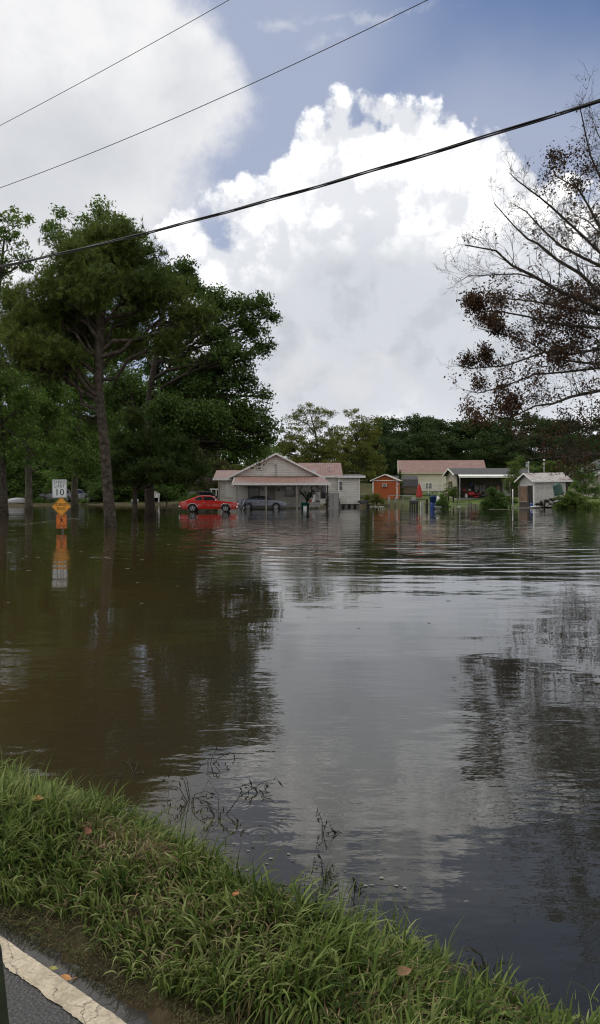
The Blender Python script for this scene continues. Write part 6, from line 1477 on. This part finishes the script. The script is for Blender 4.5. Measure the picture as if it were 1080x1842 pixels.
# arched white garden gate
b = at(599, 77.5); t = thing('garden_gate', 'tall pale arched gate panel standing in the water at the right end of the porch', 'gate', b)
m = MB(); m.tube([(-.62, 0, -.4), (-.62, 0, 1.55), (-.4, 0, 1.68), (0, 0, 1.72), (.4, 0, 1.66), (.6, 0, 1.55), (.6, 0, -.4)], .03, 8); m.build('frame', STEEL, t)
m = MB(); m.box(-.57, .57, .01, .03, -.3, 1.55); m.build('panel', pbr('pale_grey_panel', (.36, .35, .33), .7, var=.1, stripes=(0, .12, .004, .4)), t)
m = MB(); m.tube([(.02, -.04, .2), (.02, -.04, 1.45)], .012, 5); m.lathe([(0, -.05), (.04, 0), (0, .05)], (.02, -.05, 1.3), 8); m.lathe([(0, -.04), (.05, 0), (0, .04)], (.02, -.05, 1.1), 8); m.build('ornament', BLACKP, t)
# wire plant stands
for px, D, lab in ((612.5, 80.5, 'taller wire plant stand against the white addition'), (619, 80.5, 'shorter wire plant stand right of the taller one')):
    b = at(px, D); t = thing('plant_stand', lab, 'plant stand', b); hh = 1.25 if px < 615 else 1.1
    for x in (-.16, .16): m = MB(); m.tube([(x, 0, -.4), (x*1.1, 0, hh*.7), (x*1.5, 0, hh), (x*2.0, 0, hh-.12)], .014, 5); m.build('leg', WOODD, t)
    m = MB()
    for z in (.3, .6, .85): m.tube([(-.17, 0, z), (.17, 0, z)], .012, 5)
    m.tube([(0, 0, -.3), (0, 0, hh+.1)], .012, 5); m.build('brace', WOODD, t)
b = at(609.5, 80.8, 0); bush('bush', 'dark potted shrub between the arched gate and the wire stands', 80.8, [(609.5, 902, 3, 6)], 10, 30, .1, .2, LF_DARK, 51, (609.5, 912), zb=-.1)
bush('bush', 'weedy plant climbing the porch post beside the arched gate', 76.2, [(589, 906, 4, 6), (590, 898, 2.5, 4)], 12, 30, .1, .2, LF_RUST, 52, (589, 914), zb=-.1)
# wheelbarrow / mower by the addition
b = at(654, 84); t = thing('wheelbarrow', 'dark wheelbarrow lying in the shade right of the white addition', 'wheelbarrow', b)
m = MB(); m.prism([(-.5, .45), (.25, .35), (.5, .75), (-.6, .75)], 'y', -.3, .3); m.build('tray', pbr('dark_tray', (.05, .055, .06), .5), t, .03)
m = MB(); m.lathe([(.12, -.04), (.2, -.05), (.2, .05), (.12, .04)], (.5, 0, .2), 16, M=Matrix.Rotation(R(90), 3, 'X')); m.build('wheel', RUBBER, t)
for s in (-1, 1): m = MB(); m.tube([(.5, s*.05, .2), (-.3, s*.22, .42), (-1.0, s*.26, .62)], .022, 6); m.tube([(-.3, s*.22, .4), (-.4, s*.24, -.2)], .02, 6); m.build('handle', WOODG, t)
# trestle between the cars
b = at(433.5, 70); t = thing('folded_trestle', 'folded metal trestle leaning between the red and the blue-grey car', 'trestle', b)
for (p, q) in (((-.25, -.3), (.35, .95)), ((.0, -.35), (.3, .35)), ((-.35, .35), (.05, -.2))):
    m = MB(); m.tube([(p[0], 0, p[1]), (q[0], 0, q[1])], .024, 6); m.build('leg', STEEL, t)
# white arbor / fence left of the wing
b = at(390, 92); b.z = gz(390, 92); t = thing('garden_arbor', 'white garden arbor behind the red car', 'arbor', b)
z1 = Zp(881, 92)-b.z
for x in (-.62, -.05, .5): m = MB(); m.box(x-.06, x+.06, -.06, .06, 0, z1); m.build('post', TRIM, t)
m = MB(); m.box(-.8, .75, -.08, .08, z1, z1+.14); m.box(-.6, .5, -.03, .03, z1*.45, z1*.45+.1); m.build('crossbeam', TRIM, t)
# white chair thing and stakes on left bank
b = at(281, 102); b.z = gz(281, 102); t = thing('garden_chair', 'white slatted garden chair on the bank behind the thick grey trunk', 'chair', b)
m = MB(); m.box(-.4, .4, -.3, .3, .62, .7); m.build('seat', WHITEPL, t)
m = MB()
for i in range(5): x = -.36+.18*i; m.box(x-.06, x+.06, .26, .31, .7, 1.4+.1*math.sin(i/4*3.14))
m.build('backrest', WHITEPL, t)
for x in (-.36, .36):
    for y in (-.26, .26): m = MB(); m.box(x-.04, x+.04, y-.04, y+.04, 0, .62); m.build('leg', WHITEPL, t)
for s in (-1, 1): m = MB(); m.box(s*.42-.05, s*.42+.05, -.3, .3, .95, 1.0); m.box(s*.42-.04, s*.42+.04, -.3, -.22, .7, .95); m.build('armrest', WHITEPL, t)
for px, y0, yb, lab in ((280, 914, 931, 'pale yellowish stake right beside the thick grey trunk'), (283.2, 918, 929, 'short mossy stake, second right of the thick grey trunk'), (312, 900, 922, 'dead upright stem in the water left of the red car')):
    D = CH*F/(yb-HY); b = at(px, D); m = MB(); h = Zp(y0, D); m.tube([(0, 0, -.4), (.02, 0, h*.5), (-.03, 0, h)], [.07, .06, .05] if px < 300 else [.05, .04, .025], 6); o = m.build('stake', BARKL, None); o.location = b; tag(o, lab, 'stake')
# brushwood pile by the red car
b = at(316, 72); t = thing('brush_pile', 'tangle of bare branches in the water left of the red car', 'brush pile', b); m = MB(); rr = np.random.default_rng(3)
for k in range(34):
    x = rr.uniform(-1.2, 1.0); l = rr.uniform(.5, 1.5); a = rr.uniform(-.9, .9); y = rr.uniform(-.4, .4); p = Vector((x, y, -.1)); q = p+Vector((math.sin(a)*l, rr.normal(0, .2), math.cos(a)*l*rr.uniform(.25, .8))); m.tube(curve(p, q, .1*rr.normal(), 4, rr), [.022, .018, .014, .01, .006], 4)
m.build('branches', BARKL, t)
# the pale rusty frame left: old utility pole stub at left with white
b = at(33, 96); b.z = gz(38, 96); t = thing('rowboat', 'overturned pale rowboat on the far left bank', 'boat', b, R(10))
vs = []; n = 10
for i in range(n+1):
    u = i/n; x = -1.3+2.6*u; w_ = .5*math.sin(math.pi*min(1, u*1.15+.08))**.6 if u < .95 else .1; zt = .25+.35*math.sin(math.pi*u)**.5
    for a in np.linspace(0, math.pi, 7): vs.append((x, w_*math.cos(a), .12+(zt)*math.sin(a)))
m = MB(); m.add(vs, [(i*7+k, i*7+k+1, (i+1)*7+k+1, (i+1)*7+k) for i in range(n) for k in range(6)], 0, True); m.build('hull', GREYPL, t)
m = MB(); m.box(-1.3, 1.3, -.03, .03, .3, .62); m.build('keel', WOODG, t)

# person in the carport
def person():
    b = at(896.5, 100.6, zf); t = thing('person', 'bare-chested person in light trousers standing in the carport, mostly behind the dark bush', 'person', b, R(200))
    bm = bmesh.new(); J = {}
    def v(n, x, y, z, r): J[n] = (bm.verts.new((x, y, z)), r)
    v('pel', 0, 0, .95, .13); v('waist', 0, 0, 1.10, .125); v('chest', 0, .0, 1.32, .15); v('neck0', 0, .0, 1.47, .07); v('neck', 0, .0, 1.54, .055); v('head', 0, -.02, 1.63, .085); v('crown', 0, -.01, 1.72, .075)
    for s, c in ((-1, 'l'), (1, 'r')):
        v('hip'+c, s*.1, 0, .88, .10); v('knee'+c, s*.12, -.02, .48, .062); v('ank'+c, s*.13, .02, .09, .042); v('toe'+c, s*.14, -.15, .035, .035)
        v('sh'+c, s*.19, 0, 1.42, .062); v('el'+c, s*.27, .03, 1.13, .042); v('wr'+c, s*.27, -.06, .88, .03); v('hand'+c, s*.27, -.09, .79, .032)
        for k in range(4): v('f%d%s' % (k, c), s*.27+(k-1.5)*.018, -.10-.01*k, .70+.008*abs(k-1.5), .009)
        v('th'+c, s*.25, -.13, .77, .011)
    E = [('pel', 'waist'), ('waist', 'chest'), ('chest', 'neck0'), ('neck0', 'neck'), ('neck', 'head'), ('head', 'crown')]
    for c in 'lr':
        E += [('pel', 'hip'+c), ('hip'+c, 'knee'+c), ('knee'+c, 'ank'+c), ('ank'+c, 'toe'+c), ('chest', 'sh'+c), ('sh'+c, 'el'+c), ('el'+c, 'wr'+c), ('wr'+c, 'hand'+c), ('hand'+c, 'th'+c)]+[('hand'+c, 'f%d%s' % (k, c)) for k in range(4)]
    for a, c in E: bm.edges.new((J[a][0], J[c][0]))
    bm.verts.index_update(); rad = [None]*len(bm.verts)
    for n_, (q, r) in J.items(): rad[q.index] = r
    me = bpy.data.meshes.new('body'); bm.to_mesh(me); bm.free(); me.materials.append(pbr('tanned_skin', (.30, .15, .10), .6, var=.06))
    o = link_mesh('body', me, t); sk = o.modifiers.new('skin', 'SKIN'); lay = me.skin_vertices[0].data if me.skin_vertices else None
    if lay is None:
        bpy.context.view_layer.objects.active = o; lay = me.skin_vertices[0].data
    for i, r in enumerate(rad): lay[i].radius = (r, r*.8)
    lay[0].use_root = True
    ss = o.modifiers.new('sub', 'SUBSURF'); ss.levels = 2; ss.render_levels = 2
    lm = pbr('pale_grey_trousers', (.38, .38, .36), .85)
    m = MB(); m.lathe([(.155, .86), (.165, .92), (.15, 1.04), (.14, 1.05)], (0, 0, 0), 14)
    for s in (-1, 1): m.tube([(s*.09, 0, .95), (s*.115, -.01, .6), (s*.125, .0, .12)], [.125, .095, .075], 12)
    m.build('trousers', lm, t)
    m = MB(); m.lathe([(0, .13), (.06, .12), (.1, .04), (.098, -.03), (.085, -.06)], (0, .015, 1.67), 12); m.build('hair', pbr('dark_hair', (.02, .014, .01), .8), t)
person()

# ------------------------------------------------------------------ fallen leaves, weed stems, floating bits
def leaf_obj(px, py, z, size, col, label, rz, curl=.3, tilt=0.0):
    D = (CH-z)*F/(py-HY); b = W(px, py, D); m = MB(); n = 7; vs = []
    for i in range(n):
        u = i/(n-1); w_ = size*.30*math.sin(math.pi*u**.8)+.0006
        for s in (-1, 0, 1): vs.append((size*(u-.5), s*w_, .006+abs(s)*curl*w_+.25*size*(u-.5)**2))
    m.add(vs, [(i*3+k, i*3+k+1, (i+1)*3+k+1, (i+1)*3+k) for i in range(n-1) for k in (0, 1)], 0, True); m.tube([(size*.5, 0, .01), (size*.72, .01, .012)], .0012, 4)
    o = m.build('fallen_leaf', pbr('leaf_%02d' % len(MATS), col, .6, var=.35, scale=60), None); o.location = b; o.rotation_euler = (tilt, 0, rz); tag(o, label, 'leaf', None)
leaf_obj(118, 1764, .115, .05, (.38, .16, .03), 'orange-yellow leaf lying on the edge of the road line by the puddle', R(-18))
leaf_obj(96, 1746, .105, .034, (.28, .25, .05), 'small yellow leaf afloat at the puddle edge', R(-10))
leaf_obj(155, 1498, .28, .055, (.20, .075, .03), 'curled rust-brown leaf caught in the grass on the left', R(80), .8, R(40))
leaf_obj(68, 1440, .28, .06, (.34, .20, .05), 'tan leaf among the matted straw at the upper left of the verge', R(20), .6, R(20))
leaf_obj(727, 1752, .22, .055, (.20, .11, .05), 'brown leaf lying in the grass towards the lower right', R(30), .6, R(20))
leaf_obj(425, 1612, .27, .035, (.35, .13, .04), 'tiny brown leaf in the grass near the middle of the verge', R(60), .5)

def weed(px, py, label, seed, h=.2, spread=.35, n=6):
    D = CH*F/(py-HY); b = W(px, py, D); b.z = 0; r = np.random.default_rng(seed); m = MB()
    for k in range(n):
        a = r.uniform(0, 6.28); l = r.uniform(.4, 1)*spread; hh = r.uniform(.05, 1)*h
        pts = [Vector((0, 0, -.05)), Vector((l*.3*math.cos(a), l*.3*math.sin(a), hh*.6)), Vector((l*.7*math.cos(a+.3), l*.7*math.sin(a+.3), hh)), Vector((l*math.cos(a+.5), l*math.sin(a+.5), hh*r.uniform(.2, .9)))]
        m.tube(pts, [.0028, .0022, .0016, .001], 4)
        for q in range(5):
            p = pts[1].lerp(pts[3], r.random()); d = Vector(r.normal(0, .022, 3)); m.add([p, p+d*.5+Vector((.004, 0, .003)), p+d, p+d*.5-Vector((.004, 0, .003))], [(0, 1, 2, 3)])
    o = m.build('weed', pbr('dark_weed', (.028, .03, .014), .8, var=.3), None); o.location = b; tag(o, label, 'weed')
for i, (px, py, lab, h, s, n) in enumerate(((395, 1465, 'spindly dark weed sprawling over the water, the largest one', .15, .36, 7), (470, 1428, 'looped dark weed stem floating on bright water', .05, .16, 4), (345, 1440, 'sparse weed sprays at the flooded left margin of the grass', .18, .3, 6), (375, 1375, 'thin weed stem farthest out from the verge', .12, .2, 4),
        (580, 1500, 'lone bent weed stem in open dark water', .14, .12, 3), (585, 1585, 'upright weed tuft at the grass margin near the middle', .16, .08, 5), (640, 1600, 'tiny weed sprig out in the dark blue water', .10, .06, 3), (230, 1400, 'low floating weed below the dark tree reflection', .05, .3, 6), (880, 1745, 'thin weed sprig at the lower right margin', .12, .1, 4))):
    weed(px, py, lab, 60+i, h, s, n)
# scattered floating bits and foam streaks
def floaties():
    r = np.random.default_rng(90); C = []; S = []
    def put(px, py, s): D = CH*F/(py-HY); p = W(px, py, D); C.append((p.x, p.y, .004)); S.append(s)
    for _ in range(480):                                   # loose scatter on the mid water
        px = r.uniform(-50, 1130); py = HY+28+r.exponential(45); put(px, py, r.uniform(.02, .07)*min(1, 60/(py-HY)+.3))
    for k in range(130): u = r.random(); put(38+100*u+r.normal(0, 1.5), 944-12*u+r.normal(0, .7), r.uniform(.03, .09))
    for k in range(60): u = r.random(); put(122+22*u, 933+r.normal(0, .7), r.uniform(.03, .09))
    for k in range(50): u = r.random(); put(160+42*u, 1003+r.normal(0, .9), r.uniform(.015, .045))
    for k in range(40): u = r.random(); put(950+100*u, 938+r.normal(0, 2), r.uniform(.03, .08))
    for k in range(70): u = r.random(); px = r.uniform(120, 760); put(px, 1385+px*.28+abs(r.normal(0, 45)), r.uniform(.003, .009))
    C = np.array(C); S = np.array(S); n = len(C); a = r.uniform(0, 6.28, n); V = np.zeros((n, 6, 3))
    for k in range(6): q = a+k*1.047; rad = S*r.uniform(.5, 1.0, n); V[:, k, 0] = C[:, 0]+rad*np.cos(q)*1.5; V[:, k, 1] = C[:, 1]+rad*np.sin(q); V[:, k, 2] = C[:, 2]
    o = link_mesh('debris', np_mesh('debris', V.reshape(-1, 3), np.arange(n*6), np.full(n, 6), [leafmat('floating_bits', [(.05, .045, .03), (.16, .15, .11), (.27, .26, .22)], .1, 3, .1)]))
    tag(o, 'scattered floating bits of leaf and foam on the water', 'debris', kind='stuff')
floaties()

# ------------------------------------------------------------------ open vehicle door at the photographer's left
def car_door():
    b = Vector((-.292, .78, 0)); t = thing('car_door', 'black edge of an open vehicle door at the lower left corner', 'car door', b, R(6))
    m = MB(); m.prism([(-1.0, .42), (-.02, .42), (.03, .62), (.015, .95), (-.012, 1.23), (-.045, 1.28), (-1.0, 1.30)], 'y', -.05, .05); m.build('panel', pbr('black_door_paint', (.012, .012, .014), .35, coat=.5), t, .015)
    m = MB(); m.tube([(-.045, 0, 1.27), (-.16, .0, 1.52), (-.30, 0, 1.72), (-.55, 0, 1.80), (-.98, 0, 1.80), (-.98, 0, 1.3)], .022, 8); m.build('window_frame', BLACKP, t)
    m = MB(); m.box(-.9, -.72, -.085, -.052, .98, 1.03); m.build('handle', BLACKP, t, .01)
car_door()
